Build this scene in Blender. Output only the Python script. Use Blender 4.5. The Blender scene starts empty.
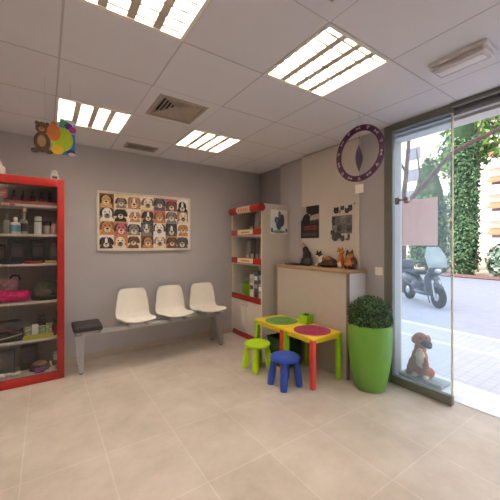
import bpy, bmesh, math, random
from math import sin, cos, pi, radians
from mathutils import Vector, Matrix, Euler
random.seed(7)
C = bpy.context.scene.collection
SC = bpy.context.scene

# ------------------------------------------------------------------ materials
def lin(c):
    return tuple(((x/255)/12.92 if x/255 <= .04045 else ((x/255+.055)/1.055)**2.4) for x in c)
_cache = {}
def M(name, col, rough=.55, metal=0., var=.06, scale=14., bump=0., emit=0., coat=0., spec=.5):
    """principled material whose colour is broken up by object-space noise"""
    if name in _cache: return _cache[name]
    m = bpy.data.materials.new(name); m.use_nodes = True
    nt = m.node_tree; b = nt.nodes['Principled BSDF']
    c = lin(col)
    tc = nt.nodes.new('ShaderNodeTexCoord'); nz = nt.nodes.new('ShaderNodeTexNoise')
    nz.inputs['Scale'].default_value = scale; nz.inputs['Detail'].default_value = 4
    nt.links.new(tc.outputs['Object'], nz.inputs['Vector'])
    rp = nt.nodes.new('ShaderNodeValToRGB')
    rp.color_ramp.elements[0].position = .3; rp.color_ramp.elements[1].position = .7
    rp.color_ramp.elements[0].color = (*[max(0, x*(1-var)) for x in c], 1)
    rp.color_ramp.elements[1].color = (*[min(1, x*(1+var)) for x in c], 1)
    nt.links.new(nz.outputs['Fac'], rp.inputs['Fac'])
    nt.links.new(rp.outputs['Color'], b.inputs['Base Color'])
    b.inputs['Roughness'].default_value = rough; b.inputs['Metallic'].default_value = metal
    b.inputs['Specular IOR Level'].default_value = spec
    if coat: b.inputs['Coat Weight'].default_value = coat
    if bump:
        bp = nt.nodes.new('ShaderNodeBump'); bp.inputs['Strength'].default_value = bump
        bp.inputs['Distance'].default_value = .01
        nt.links.new(nz.outputs['Fac'], bp.inputs['Height']); nt.links.new(bp.outputs['Normal'], b.inputs['Normal'])
    if emit:
        b.inputs['Emission Strength'].default_value = emit
        nt.links.new(rp.outputs['Color'], b.inputs['Emission Color'])
    _cache[name] = m
    return m

def tile_mat(name, c1, c2, mortar, bw, rh, ox, oy, msize, rough, cloud=.12, offset=0., bump=.15, cs=3.5):
    """brick-texture tiles in world X/Y metres with a cloudy stone tone"""
    m = bpy.data.materials.new(name); m.use_nodes = True
    nt = m.node_tree; b = nt.nodes['Principled BSDF']
    tc = nt.nodes.new('ShaderNodeTexCoord'); mp = nt.nodes.new('ShaderNodeMapping')
    mp.inputs['Location'].default_value = (-ox, -oy, 0)
    nt.links.new(tc.outputs['Object'], mp.inputs['Vector'])
    br = nt.nodes.new('ShaderNodeTexBrick')
    br.offset = offset; br.squash = 1
    br.inputs['Scale'].default_value = 1
    br.inputs['Brick Width'].default_value = bw; br.inputs['Row Height'].default_value = rh
    br.inputs['Mortar Size'].default_value = msize; br.inputs['Mortar Smooth'].default_value = .3
    br.inputs['Color1'].default_value = (*lin(c1), 1); br.inputs['Color2'].default_value = (*lin(c2), 1)
    br.inputs['Mortar'].default_value = (*lin(mortar), 1)
    nt.links.new(mp.outputs['Vector'], br.inputs['Vector'])
    n1 = nt.nodes.new('ShaderNodeTexNoise'); n1.inputs['Scale'].default_value = cs; n1.inputs['Detail'].default_value = 8
    n1.inputs['Roughness'].default_value = .65
    nt.links.new(tc.outputs['Object'], n1.inputs['Vector'])
    rp = nt.nodes.new('ShaderNodeValToRGB')
    rp.color_ramp.elements[0].position = .3; rp.color_ramp.elements[1].position = .72
    rp.color_ramp.elements[0].color = (1-cloud*1.1, 1-cloud*1.2, 1-cloud*1.35, 1); rp.color_ramp.elements[1].color = (1, 1, 1, 1)
    nt.links.new(n1.outputs['Fac'], rp.inputs['Fac'])
    mx = nt.nodes.new('ShaderNodeMix'); mx.data_type = 'RGBA'; mx.blend_type = 'MULTIPLY'; mx.inputs[0].default_value = 1
    nt.links.new(br.outputs['Color'], mx.inputs[6]); nt.links.new(rp.outputs['Color'], mx.inputs[7])
    nt.links.new(mx.outputs[2], b.inputs['Base Color'])
    b.inputs['Roughness'].default_value = rough
    bp = nt.nodes.new('ShaderNodeBump'); bp.inputs['Strength'].default_value = bump; bp.inputs['Distance'].default_value = .003
    nt.links.new(br.outputs['Fac'], bp.inputs['Height']); bp.invert = True
    nt.links.new(bp.outputs['Normal'], b.inputs['Normal'])
    return m

def glass_mat(name, tint, gloss=.06, haze=0., hazecol=(255, 255, 255)):
    m = bpy.data.materials.new(name); m.use_nodes = True
    nt = m.node_tree; nt.nodes.clear()
    out = nt.nodes.new('ShaderNodeOutputMaterial')
    tr = nt.nodes.new('ShaderNodeBsdfTransparent'); tr.inputs[0].default_value = (*tint, 1)
    gl = nt.nodes.new('ShaderNodeBsdfGlossy'); gl.inputs['Roughness'].default_value = .02
    lw = nt.nodes.new('ShaderNodeLayerWeight'); lw.inputs[0].default_value = .25
    ma = nt.nodes.new('ShaderNodeMath'); ma.operation = 'MULTIPLY_ADD'
    ma.inputs[1].default_value = .35; ma.inputs[2].default_value = gloss
    nt.links.new(lw.outputs['Fresnel'], ma.inputs[0])
    mx = nt.nodes.new('ShaderNodeMixShader')
    nt.links.new(ma.outputs[0], mx.inputs[0]); nt.links.new(tr.outputs[0], mx.inputs[1]); nt.links.new(gl.outputs[0], mx.inputs[2])
    last = mx
    if haze:
        # thin translucent layer, broken up by soft noise
        tl = nt.nodes.new('ShaderNodeBsdfTranslucent'); tl.inputs[0].default_value = (*lin(hazecol), 1)
        tc = nt.nodes.new('ShaderNodeTexCoord'); nz = nt.nodes.new('ShaderNodeTexNoise'); nz.inputs['Scale'].default_value = 2.5
        nt.links.new(tc.outputs['Object'], nz.inputs['Vector'])
        mr = nt.nodes.new('ShaderNodeMapRange'); mr.inputs[3].default_value = haze*.6; mr.inputs[4].default_value = haze*1.4
        nt.links.new(nz.outputs['Fac'], mr.inputs[0])
        m2 = nt.nodes.new('ShaderNodeMixShader')
        nt.links.new(mr.outputs[0], m2.inputs[0]); nt.links.new(mx.outputs[0], m2.inputs[1]); nt.links.new(tl.outputs[0], m2.inputs[2])
        last = m2
    nt.links.new(last.outputs[0], out.inputs[0])
    return m

# ------------------------------------------------------------------ mesh builder
class MB:
    def __init__(self): self.bm = bmesh.new(); self.mats = []
    def mi(self, m):
        if m not in self.mats: self.mats.append(m)
        return self.mats.index(m)
    def _add(self, t, m):
        i = self.mi(m)
        for f in t.faces: f.material_index = i
        me = bpy.data.meshes.new('t'); t.to_mesh(me); t.free()
        self.bm.from_mesh(me); bpy.data.meshes.remove(me)
        return self
    def box(self, x0, x1, y0, y1, z0, z1, m, bev=0., seg=2, rot=None, piv=None):
        t = bmesh.new(); bmesh.ops.create_cube(t, size=1)
        for v in t.verts:
            v.co = Vector(((x0+x1)/2+v.co.x*(x1-x0), (y0+y1)/2+v.co.y*(y1-y0), (z0+z1)/2+v.co.z*(z1-z0)))
        if bev: bmesh.ops.bevel(t, geom=t.edges[:], offset=bev, segments=seg, affect='EDGES', profile=.6)
        if rot is not None:
            p = Vector(piv if piv else ((x0+x1)/2, (y0+y1)/2, (z0+z1)/2))
            bmesh.ops.rotate(t, verts=t.verts, cent=p, matrix=Euler(rot).to_matrix())
        return self._add(t, m)
    def lathe(self, prof, m, c=(0, 0, 0), seg=32, sx=1., sy=1., cap=True, axis='Z'):
        t = bmesh.new(); rings = []
        for r, z in prof:
            rings.append([t.verts.new((r*cos(2*pi*k/seg)*sx, r*sin(2*pi*k/seg)*sy, z)) for k in range(seg)])
        for a, b in zip(rings, rings[1:]):
            for k in range(seg):
                t.faces.new((a[k], a[(k+1) % seg], b[(k+1) % seg], b[k]))
        if cap:
            t.faces.new(list(reversed(rings[0]))); t.faces.new(rings[-1])
        if axis == 'X': bmesh.ops.rotate(t, verts=t.verts, matrix=Matrix.Rotation(pi/2, 3, 'Y'))
        if axis == 'Y': bmesh.ops.rotate(t, verts=t.verts, matrix=Matrix.Rotation(-pi/2, 3, 'X'))
        bmesh.ops.translate(t, verts=t.verts, vec=Vector(c))
        return self._add(t, m)
    def tube(self, pts, r, m, seg=10):
        t = bmesh.new(); pts = [Vector(p) for p in pts]; n = len(pts)
        rs = r if isinstance(r, (list, tuple)) else [r]*n
        rings = []; up = None
        for i, p in enumerate(pts):
            d = (pts[min(i+1, n-1)]-pts[max(i-1, 0)]).normalized()
            if up is None: up = d.orthogonal().normalized()
            up = (up-d*up.dot(d)).normalized(); s = d.cross(up)
            rings.append([t.verts.new(p+(up*cos(2*pi*k/seg)+s*sin(2*pi*k/seg))*rs[i]) for k in range(seg)])
        for a, b in zip(rings, rings[1:]):
            for k in range(seg): t.faces.new((a[k], a[(k+1) % seg], b[(k+1) % seg], b[k]))
        t.faces.new(list(reversed(rings[0]))); t.faces.new(rings[-1])
        return self._add(t, m)
    def prism(self, poly, a, b, m, axis='Y', bev=0.):
        """2-D polygon extruded from a to b along axis; poly is (x,z) for Y, (y,z) for X, (x,y) for Z"""
        t = bmesh.new()
        def P(p, q): return {'Y': (p[0], q, p[1]), 'X': (q, p[0], p[1]), 'Z': (p[0], p[1], q)}[axis]
        v0 = [t.verts.new(P(p, a)) for p in poly]; v1 = [t.verts.new(P(p, b)) for p in poly]; n = len(poly)
        t.faces.new(v0); t.faces.new(list(reversed(v1)))
        for k in range(n): t.faces.new((v0[k], v1[k], v1[(k+1) % n], v0[(k+1) % n]))
        bmesh.ops.recalc_face_normals(t, faces=t.faces)
        if bev: bmesh.ops.bevel(t, geom=t.edges[:], offset=bev, segments=2, affect='EDGES')
        return self._add(t, m)
    def ell(self, c, r, m, rot=(0, 0, 0), sub=3):
        t = bmesh.new(); bmesh.ops.create_icosphere(t, subdivisions=sub, radius=1)
        mt = Matrix.Translation(c) @ Euler(rot).to_matrix().to_4x4() @ Matrix.Diagonal((*r, 1))
        bmesh.ops.transform(t, verts=t.verts, matrix=mt)
        return self._add(t, m)
    def poly(self, pts, m):
        t = bmesh.new(); t.faces.new([t.verts.new(p) for p in pts]); return self._add(t, m)
    def build(self, name, parent=None, loc=(0, 0, 0), rotz=0., ang=38):
        me = bpy.data.meshes.new(name)
        self.bm.to_mesh(me); self.bm.free()
        for m in self.mats: me.materials.append(m)
        if me.polygons:
            me.polygons.foreach_set('use_smooth', [True]*len(me.polygons)); me.set_sharp_from_angle(angle=radians(ang))
        o = bpy.data.objects.new(name, me); C.objects.link(o)
        o.location = loc; o.rotation_euler = (0, 0, rotz)
        if parent: o.parent = parent
        return o

def tag(o, label, cat, group=None):
    o['label'] = label; o['category'] = cat
    if group: o['group'] = group
    return o
def thing(name, label, cat, loc=(0, 0, 0), rotz=0., group=None):
    o = bpy.data.objects.new(name, None); o.empty_display_size = .05
    C.objects.link(o); o.location = loc; o.rotation_euler = (0, 0, rotz)
    return tag(o, label, cat, group)
def struct(o, label=None):
    o['kind'] = 'structure'
    if label: o['label'] = label
    return o
def dup(root, loc, label=None, rotz=None):
    r = root.copy(); C.objects.link(r); r.location = loc
    if rotz is not None: r.rotation_euler = (0, 0, rotz)
    if label: r['label'] = label
    for ch in list(root.children):
        c = ch.copy(); C.objects.link(c); c.parent = r
        for g in list(ch.children):
            d = g.copy(); C.objects.link(d); d.parent = c
    return r
def organic(name, lumps, voxel, parent=None, smooth=4, loc=(0, 0, 0), rotz=0.):
    """one continuous skin over overlapping ellipsoids; each patch takes the material of its nearest lump"""
    t = MB(); dummy = lumps[0][3]
    for c, r, rot, m in lumps: t.ell(c, r, dummy, rot, 2 if max(r) < 8*voxel else 3)
    me = bpy.data.meshes.new('tmp'); t.bm.to_mesh(me); t.bm.free()
    o = bpy.data.objects.new('tmp', me); C.objects.link(o)
    rm = o.modifiers.new('r', 'REMESH'); rm.mode = 'VOXEL'; rm.voxel_size = voxel
    sm = o.modifiers.new('s', 'SMOOTH'); sm.iterations = smooth; sm.factor = .5
    dg = bpy.context.evaluated_depsgraph_get(); dg.update()
    me2 = bpy.data.meshes.new_from_object(o.evaluated_get(dg))
    bpy.data.objects.remove(o); bpy.data.meshes.remove(me)
    mats = []; inv = []
    for c, r, rot, m in lumps:
        if m not in mats: mats.append(m)
        inv.append(((Matrix.Translation(c) @ Euler(rot).to_matrix().to_4x4() @ Matrix.Diagonal((*r, 1))).inverted(), min(r), mats.index(m)))
    me2.materials.clear()
    for m in mats: me2.materials.append(m)
    for p in me2.polygons:
        p.use_smooth = True; c = p.center
        best = min(inv, key=lambda q: abs((q[0] @ c).length-1)*q[1])
        p.material_index = best[2]
    me2.name = name
    o = bpy.data.objects.new(name, me2); C.objects.link(o); o.location = loc; o.rotation_euler = (0, 0, rotz)
    if parent: o.parent = parent
    return o
def ellp(cx, cy, rx, ry, n=14, rot=0.):
    return [(cx+rx*cos(2*pi*k/n)*cos(rot)-ry*sin(2*pi*k/n)*sin(rot), cy+rx*cos(2*pi*k/n)*sin(rot)+ry*sin(2*pi*k/n)*cos(rot)) for k in range(n)]

# ------------------------------------------------------------------ shared materials
wallm = M('wall_paint_grey', (176, 172, 174), .85, var=.03, scale=3)
wallw = M('wall_paint_warm_white', (206, 197, 188), .8, var=.02, scale=3)
ceilm = tile_mat('ceiling_tiles', (224, 222, 228), (221, 219, 225), (188, 184, 187), .6, .6, .075, -.101, .007, .9, cloud=.03, bump=.3)
floorm = tile_mat('floor_stone_tiles', (198, 187, 176), (193, 182, 170), (208, 198, 188), .455, .6, -.12, 2.19, .0045, .42, cloud=.26, bump=.1, cs=2.6)
white = M('white_laminate', (212, 205, 196), .45, var=.02)
whiteg = M('white_gloss_plastic', (232, 227, 216), .35, var=.015)
red = M('red_lacquer', (158, 26, 18), .4, var=.05)
redd = M('dark_red_plinth', (150, 22, 34), .5)
alu = M('brushed_aluminium', (190, 190, 190), .38, metal=.8, var=.04, scale=30)
aluframe = M('anodised_bronze_frame', (112, 113, 104), .45, metal=.2, var=.04)
steel = M('grey_steel', (165, 163, 160), .4, metal=.5)
blackf = M('black_padding', (52, 46, 46), .75, var=.15, scale=60, bump=.2)
black = M('black_plastic', (24, 22, 23), .45)
wood = M('counter_wood', (156, 130, 96), .5, var=.14, scale=9)
woodd = M('dark_wood', (104, 82, 64), .55, var=.15)
greyp = M('counter_grey_panel', (184, 174, 164), .6, var=.02)
yellow = M('yellow_plastic', (226, 198, 34), .42, var=.03)
lime = M('lime_green_plastic', (146, 196, 24), .42, var=.03)
limes = M('stool_lime_plastic', (164, 206, 16), .4, var=.03)
green = M('grass_green_plastic', (100, 152, 70), .5, var=.05)
magenta = M('magenta_plastic', (160, 30, 88), .5, var=.05)
coral = M('coral_red_plastic', (210, 66, 52), .42, var=.03)
blue = M('blue_plastic', (38, 74, 166), .42, var=.04)
potg = M('planter_green', (106, 160, 56), .42, var=.03, coat=.15)
leafd = M('boxwood_leaf', (52, 84, 40), .55, var=.5, scale=30)
soil = M('soil', (50, 38, 28), .95, bump=.5)
paper = M('paper_white', (226, 222, 216), .7, var=.02)
cream = M('cream', (226, 212, 184), .65)
lamp = M('fluorescent_tube_glow', (255, 248, 240), .5, var=0, emit=33.)
refl = M('louvre_reflector', (240, 236, 228), .3, metal=.0, var=.01)
cabin = M('cabinet_inner_grey', (160, 152, 144), .7, var=.03)

# ------------------------------------------------------------------ setting
RX0, RX1, RY0, RY1, CZ = -2.4, 2.9, -1.7, 4.13, 2.6
b = MB(); b.box(RX0-.2, 3.2, RY0-.2, RY1+.2, -.2, 0, floorm); struct(b.build('floor'), 'beige stone tile floor')
# ceiling of 600 mm tiles with openings where the recessed fixtures sit
cells = [(1.575, 1.399), (.375, 3.199), (1.575, 3.199), (.375, 1.399), (.375, -.401), (1.575, -.401), (-.825, 3.199), (-.825, 1.399), (-.825, -.401)]
vents = [(.975, 2.599, .215), (.975, .799, .2)]
xs = sorted(set([RX0, RX1+.12]+[round(.075+.6*k, 3) for k in range(-4, 5)]))
ys = sorted(set([RY0, RY1]+[round(-.101+.6*k, 3) for k in range(-2, 8)]))
b = MB()
for x0, x1 in zip(xs, xs[1:]):
    for y0, y1 in zip(ys, ys[1:]):
        cx, cy = (x0+x1)/2, (y0+y1)/2
        if any(abs(cx-a[0]) < .05 and abs(cy-a[1]) < .05 for a in cells+vents): continue
        b.poly([(x0, y0, CZ), (x0, y1, CZ), (x1, y1, CZ), (x1, y0, CZ)], ceilm)
b.box(RX0-.2, 3.2, RY0-.2, RY1+.2, 2.95, 3.1, wallm)
bmesh.ops.remove_doubles(b.bm, verts=b.bm.verts[:], dist=.0005)
struct(b.build('ceiling'), 'suspended ceiling of square white tiles')
b = MB(); b.box(RX0-.2, 3.2, RY1, RY1+.2, 0, 2.95, wallm); struct(b.build('wall_back'), 'grey wall behind the waiting bench')
b = MB(); b.box(RX0-.2, RX0, RY0-.2, RY1, 0, 2.95, wallm); struct(b.build('wall_left'))
b = MB(); b.box(RX0, 3.2, RY0-.2, RY0, 0, 2.95, wallm); struct(b.build('wall_front'))
b = MB()
b.box(2.9, 3.2, 1.774, 2.96, 0, 2.95, wallm)
b.box(2.95, 3.2, 2.96, 3.5, 0, 2.95, wallm); b.box(3.02, 3.2, 3.5, RY1, 0, 2.95, M('wall_alcove_shade', (152, 147, 147), .85, var=.03, scale=3))  # dimmer light in the alcove is put into its wall colour
b.box(2.9, 3.2, RY0, -.7, 0, 2.95, wallm)
struct(b.build('wall_right'), 'grey wall beside the glass door')
facm = M('facade_plaster', (222, 220, 222), .85, var=.04, scale=2)
b = MB(); b.box(3.03, 3.2, -.7, 1.774, 2.5, 3.0, facm)
b.box(3.2, 3.22, -10, -.7, -.05, 3.0, facm); b.box(3.2, 3.22, 1.774, 14, -.05, 3.0, facm)
b.box(3.0, 3.22, -10, 14, 3.0, 11, facm); struct(b.build('wall_outside'), 'pale outside wall above the shop door')  # upper facade, out of view, built tall to shade the street
b = MB(); b.box(2.872, 2.9, 2.063, 2.958, 0, 2.57, wallw); struct(b.build('trim_1'), 'warm white wall panel with posters behind the counter')
skirt = M('stone_skirting', (180, 164, 148), .5, var=.05)
b = MB(); b.box(RX0, 3.02, RY1-.014, RY1, 0, .075, skirt); struct(b.build('baseboard_back'))
b = MB(); b.box(2.886, 2.9, 1.79, 2.06, 0, .075, skirt); b.box(2.86, 2.872, 2.063, 2.958, 0, .075, skirt); struct(b.build('baseboard_right'))
stone = M('threshold_stone', (214, 212, 212), .6)
b = MB(); b.box(3.0, 3.45, -.7, 1.774, -.04, .006, stone); struct(b.build('trim_2'), 'pale stone door threshold')
b = MB(); trk = M('track_dark', (86, 84, 90), .4, metal=.4)
b.box(2.86, 2.9, -.7, 1.156, 2.565, 2.6, aluframe); b.box(2.915, 2.945, -.7, 1.156, 2.56, 2.6, trk); b.box(2.96, 3.02, -.7, 1.774, 2.52, 2.6, alu)
b.box(2.9, 3.03, -.7, 1.774, 2.6, 2.64, facm)
struct(b.build('trim_3'), 'dark sliding track above the open doorway')
# glass door
pane_m = glass_mat('door_glass', (.92, .975, 1.0), .04, haze=.05, hazecol=(225, 240, 250))
d = bpy.data.objects.new('door_1', None); C.objects.link(d); struct(d, 'tall glass door panel with bronze rails')
b = MB(); b.box(2.885, 2.945, 1.69, 1.774, 0, 2.6, aluframe, .004); b.build('door_post', d)
b = MB(); b.box(2.875, 2.93, 1.15, 1.69, 2.53, 2.6, aluframe, .003); b.build('top_rail', d)
b = MB(); b.box(2.88, 2.93, 1.15, 1.69, .004, .085, aluframe, .003); b.build('bottom_rail', d)
b = MB(); b.box(2.9, 2.91, 1.16, 1.69, .085, 2.53, pane_m); b.build('pane', d)
b = MB(); b.box(2.896, 2.914, 1.15, 1.16, .085, 2.53, M('pane_edge_seal', (206, 190, 160), .4)); b.build('edge_seal', d)
b = MB(); b.box(2.885, 2.925, 1.615, 1.66, 1.795, 1.86, steel, .004); b.box(2.885, 2.925, 1.53, 1.57, 1.80, 1.855, steel, .004); b.box(2.89, 2.9, 1.57, 1.615, 1.825, 1.84, steel); b.build('lock', d)
# second fixed leaf on the far side of the opening
d2 = bpy.data.objects.new('door_2', None); C.objects.link(d2); struct(d2)
# ------------------------------------------------------------------ ceiling fixtures
def make_light(label):
    t = thing('ceiling_light', label, 'light', (0, 0, CZ), group='recessed louvre ceiling lights')
    W = .6; I = .277
    f = MB()
    for s in (-1, 1):
        f.box(min(s*I, s*.299), max(s*I, s*.299), -.299, .299, -.006, .012, whiteg)
        f.box(-I, I, min(s*I, s*.299), max(s*I, s*.299), -.006, .012, whiteg)
    f.build('frame', t)
    h = MB()
    for s in (-1, 1):
        h.box(min(s*I, s*(I+.012)), max(s*I, s*(I+.012)), -I-.012, I+.012, .012, .11, refl)
        h.box(-I, I, min(s*I, s*(I+.012)), max(s*I, s*(I+.012)), .012, .11, refl)
    h.box(-I-.012, I+.012, -I-.012, I+.012, .11, .12, refl); h.build('housing', t)
    for k in range(4):
        x = -.207+.138*k
        u = MB(); u.lathe([(.002, -.27), (.019, -.268), (.019, .268), (.002, .27)], lamp, (x, 0, .072), 12, axis='Y')
        u.build('tube', t)
    l = MB(); lv = M('louvre_blade', (196, 184, 168), .4, var=.02)
    for k in range(3):
        x = -.138+.138*k
        l.prism([(x-.022, .0), (x+.022, .0), (x+.004, .055), (x-.004, .055)], -I, I, lv, 'Y')
    for k in range(4):
        for j in range(7):
            y = -.237+.079*j; x = -.207+.138*k
            l.prism([(y-.006, 0), (y+.006, 0), (y+.0015, .042), (y-.0015, .042)], x-.054, x+.054, lv, 'X')
    l.build('louvre', t)
    return t
L = make_light('recessed louvre ceiling light nearest the glass door, beside the emergency light')
L.location = (*cells[0], CZ)
labs = ['recessed louvre ceiling light above the red framed cabinet, behind the hanging toy sign',
        'recessed louvre ceiling light above the white bench seats, beside the square vent',
        'recessed louvre ceiling light cut off by the top left edge of the photo',
        'added louvre fill light behind the camera, left of the middle row', 'added louvre fill light behind the camera, right side',
        'added louvre fill light left of the red cabinet, out of frame', 'added louvre fill light out of frame on the left', 'added louvre fill light behind the camera on the far left']
for p, lb in zip(cells[1:], labs): dup(L, (*p, CZ), lb)  # copies after the third are added out of view for fill light
# square diffusers
ventm = M('vent_grey', (168, 154, 142), .6, var=.03); ventd = M('vent_dark', (34, 31, 30), .8)
def make_vent(cx, cy, r, label, four):
    t = thing('ceiling_vent', label, 'vent', (cx, cy, CZ), group='square ceiling vents')
    b = MB()
    for s in (-1, 1):
        b.box(min(s*r, s*.3), max(s*r, s*.3), -.3, .3, 0, .006, ceilm2); b.box(-r, r, min(s*r, s*.3), max(s*r, s*.3), 0, .006, ceilm2)
    b.build('panel', t)
    b = MB(); q = r-.03
    for s in (-1, 1):
        b.box(min(s*q, s*r), max(s*q, s*r), -r, r, -.008, .012, ventm, .002); b.box(-q, q, min(s*q, s*r), max(s*q, s*r), -.008, .012, ventm, .002)
    b.build('frame', t)
    b = MB(); b.box(-r, r, -r, r, .06, .07, ventd); b.build('backing', t)
    b = MB()
    if four:
        for k in range(5):           # stepped slats on the near and left sides, plain sloping plates on the others
            s0 = .012+.036*k; z = .003+.004*k
            b.box(-q+s0, q-s0, -q+s0, -q+s0+.012, z, z+.008, ventm); b.box(-q+s0, -q+s0+.012, -q+s0+.012, q-s0, z, z+.008, ventm)
        b.poly([(q, -q, 0), (q, q, 0), (.0, 0, .035)], ventm); b.poly([(q, q, 0), (-q, q, 0), (.0, 0, .035)], ventm)
    else:
        for k in range(7):
            y = -q+.02+k*(2*q-.04)/6
            b.prism([(y-.02, -.002), (y-.016, -.002), (y+.016, .03), (y+.012, .03)], -q, q, ventm, 'X')
    b.build('slat', t)
ceilm2 = M('ceiling_panel', (222, 220, 226), .9, var=.02)
make_vent(*vents[0], 'square grey air diffuser between the two far ceiling lights', True)
make_vent(*vents[1], 'square ceiling vent cut off by the top edge of the photo', False)
t = thing('ceiling_grille', 'small narrow slotted grille in ceiling above the bench', 'vent', (.98, 3.83, CZ))
b = MB()
for s in (-1, 1):
    b.box(-.19, .19, min(s*.075, s*.1), max(s*.075, s*.1), -.008, -.0002, ventm); b.box(min(s*.16, s*.19), max(s*.16, s*.19), -.075, .075, -.008, -.0002, ventm)
b.build('frame', t)
b = MB(); b.box(-.16, .16, -.075, .075, -.0015, -.0005, ventd); b.build('backing', t)
b = MB()
for k in range(5): b.box(-.16, .16, -.063+.03*k, -.058+.03*k, -.007, -.002, ventm)
b.build('slat', t)
# emergency light
t = thing('emergency_light', 'long white emergency light fitted on the ceiling near the door', 'light', (2.21, .83, CZ), rotz=radians(0))
em_w = M('emergency_white', (226, 224, 222), .4, var=.01); em_d = M('emergency_diffuser', (198, 186, 186), .25, var=.03)
b = MB(); b.box(-.085, .085, -.165, .165, -.022, .001, em_w, .006); b.build('base', t)
b = MB(); b.box(-.07, .07, -.15, .15, -.055, -.02, em_d, .014, 3); b.build('diffuser', t)
b = MB(); b.box(-.035, .035, -.13, .13, -.0585, -.053, em_w, .003); b.build('reflector', t)
b = MB(); b.box(-.074, .074, -.154, -.140, -.05, -.018, em_w, .004); b.build('end_cap', t)
b = MB(); b.box(-.074, .074, .140, .154, -.05, -.018, em_w, .004); b.build('end_cap', t)

# ------------------------------------------------------------------ red framed cabinet
CX0, CX1, CY0, CY1 = -.755, .167, 3.69, 4.10
t = thing('display_cabinet', 'tall red framed glass display cabinet full of pet goods', 'cabinet', ((CX0+CX1)/2, CY0, 0))
ox, oy = (CX0+CX1)/2, CY0; w = (CX1-CX0)/2; D = CY1-CY0
fw = .064
b = MB()
b.box(-w, -w+fw, 0, .05, .0, 2.07, red, .004); b.box(w-fw, w, 0, .05, .0, 2.07, red, .004)
b.box(-w+fw, w-fw, 0, .05, 1.99, 2.07, red, .004); b.box(-w+fw, w-fw, 0, .05, 0, .078, red, .004)
b.build('front_frame', t)
b = MB(); b.box(-w, w, D-.02, D, .01, 2.06, cabin); b.box(-w, -w+.02, .05, D-.02, .01, 2.06, cabin); b.box(w-.02, w, .05, D-.02, .01, 2.06, cabin)
b.box(-w+.02, w-.02, .05, D-.02, 2.03, 2.06, cabin); b.box(-w+.02, w-.02, .05, D-.02, .01, .078, white); b.build('carcass', t)
SH = [1.80, 1.50, 1.20, .815, .425]
for z in SH:
    b = MB(); b.box(-w+.021, w-.021, .06, D-.021, z-.022, z, white, .002); b.build('shelf', t)
cabglass = glass_mat('cabinet_glass', (.93, .93, .92), .03)
for s in (-1, 1):
    b = MB(); b.box(min(s*.004, s*(w-fw)), max(s*.004, s*(w-fw)), .018, .024, .08, 1.985, cabglass)
    o = b.build('glass_door', t)
    k = MB(); k.lathe([(.004, 0), (.012, .004), (.012, .012), (.004, .016)], steel, (s*.03, .018, 1.0), 14, axis='Y'); k.build('knob', o)
b = MB()
for k in range(9): b.box(-.41+.052*k, -.37+.052*k, .055, .0595, 1.781, 1.797, M('price_ticket', (232, 200, 196), .6) if k % 2 else red)
b.build('price_strip', t)
# goods ------------------------------------------------------------
def bottle(name, label, x, y, z, h, r, body, cap, lab=None, group=None, neck=.35, pump=False):
    t = thing(name, label, 'bottle', (x, y, z), group=group)
    b = MB(); hb = h*.7
    b.lathe([(r*.9, 0.0), (r, .006), (r, hb*.9), (r*.8, hb*.97), (r*neck, hb*1.03), (r*neck, hb*1.12)], body, seg=20); b.build('bottle_body', t)
    b = MB(); b.lathe([(r*neck*1.25, hb*1.1), (r*neck*1.25, h), (r*neck*.8, h*1.01)], cap, seg=16)
    if pump: b.box(-r*1.1, r*.35, -.006, .006, h*.97, h*1.02, cap, .002)
    b.build('cap', t)
    if lab:
        b = MB(); b.lathe([(r+.0008, hb*.2), (r+.0008, hb*.75)], lab, seg=20, cap=False); b.build('bottle_label', t)
    return t
def packet(name, label, cat, x, y, z, wx, wy, h, body, stripe=None, group=None, rotz=0., tilt=.0):
    """upright pouch or carton with a printed front panel"""
    t = thing(name, label, cat, (x, y, z), rotz, group)
    b = MB()
    b.box(-wx/2, wx/2, -wy/2, wy/2, 0, h, body, min(wx, wy, h)*.12, 2, rot=(tilt, 0, 0), piv=(0, 0, 0)); b.build('pack', t)
    if stripe:
        b = MB(); b.box(-wx*.36, wx*.36, -wy/2-.0015, -wy/2+.001, h*.3, h*.72, stripe, rot=(tilt, 0, 0), piv=(0, 0, 0)); b.build('printed_front', t)
        b = MB(); b.box(-wx*.3, wx*.3, -wy/2-.0022, -wy/2-.001, h*.78, h*.86, stripe, rot=(tilt, 0, 0), piv=(0, 0, 0)); b.build('title_bar', t)
    return t
dk = M('dark_bottle', (34, 27, 27), .35); dkr = M('label_red', (168, 44, 50), .5); clearb = M('milky_bottle', (178, 172, 164), .3); wb = M('white_bottle', (228, 226, 220), .35)
skyb = M('label_blue', (110, 164, 190), .5); brownl = M('label_brown', (70, 52, 46), .5); amber = M('amber_bottle', (150, 100, 70), .3); pinkl = M('pink_card', (222, 116, 130), .6); peach = M('peach', (220, 160, 120), .55)
whichs = ['third', 'fourth', 'fifth', 'sixth', 'seventh', 'last']
first = ['second']+whichs
for k in range(6):
    x = -.262+.076*k
    bottle('spray_bottle', 'dark red-labelled bottle on top cabinet shelf, %s from the pink card' % ['first', 'second', 'third', 'fourth', 'fifth', 'sixth'][k], x, 3.87, 1.80, .15, .02, dk, black, dkr, 'small dark bottles on the top shelf')
tb = thing('bottle_tray', 'low clear red-edged tray in front of the dark bottles on top shelf', 'tray', (-.09, 3.80, 1.80))
b = MB(); b.box(-.24, .24, -.03, .03, 0, .006, M('tray_clear', (190, 150, 146), .3), .002); b.build('base', tb)
b = MB(); b.box(-.24, .24, -.032, -.029, .004, .035, M('tray_lip', (150, 92, 90), .3), .001); b.build('lip', tb)
t = thing('price_card', 'pink printed card standing on the top shelf of red cabinet', 'sign', (-.352, 3.80, 1.80))
b = MB(); b.box(-.042, .042, -.002, .002, .06, .135, pinkl, .001); b.build('card', t)
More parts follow.
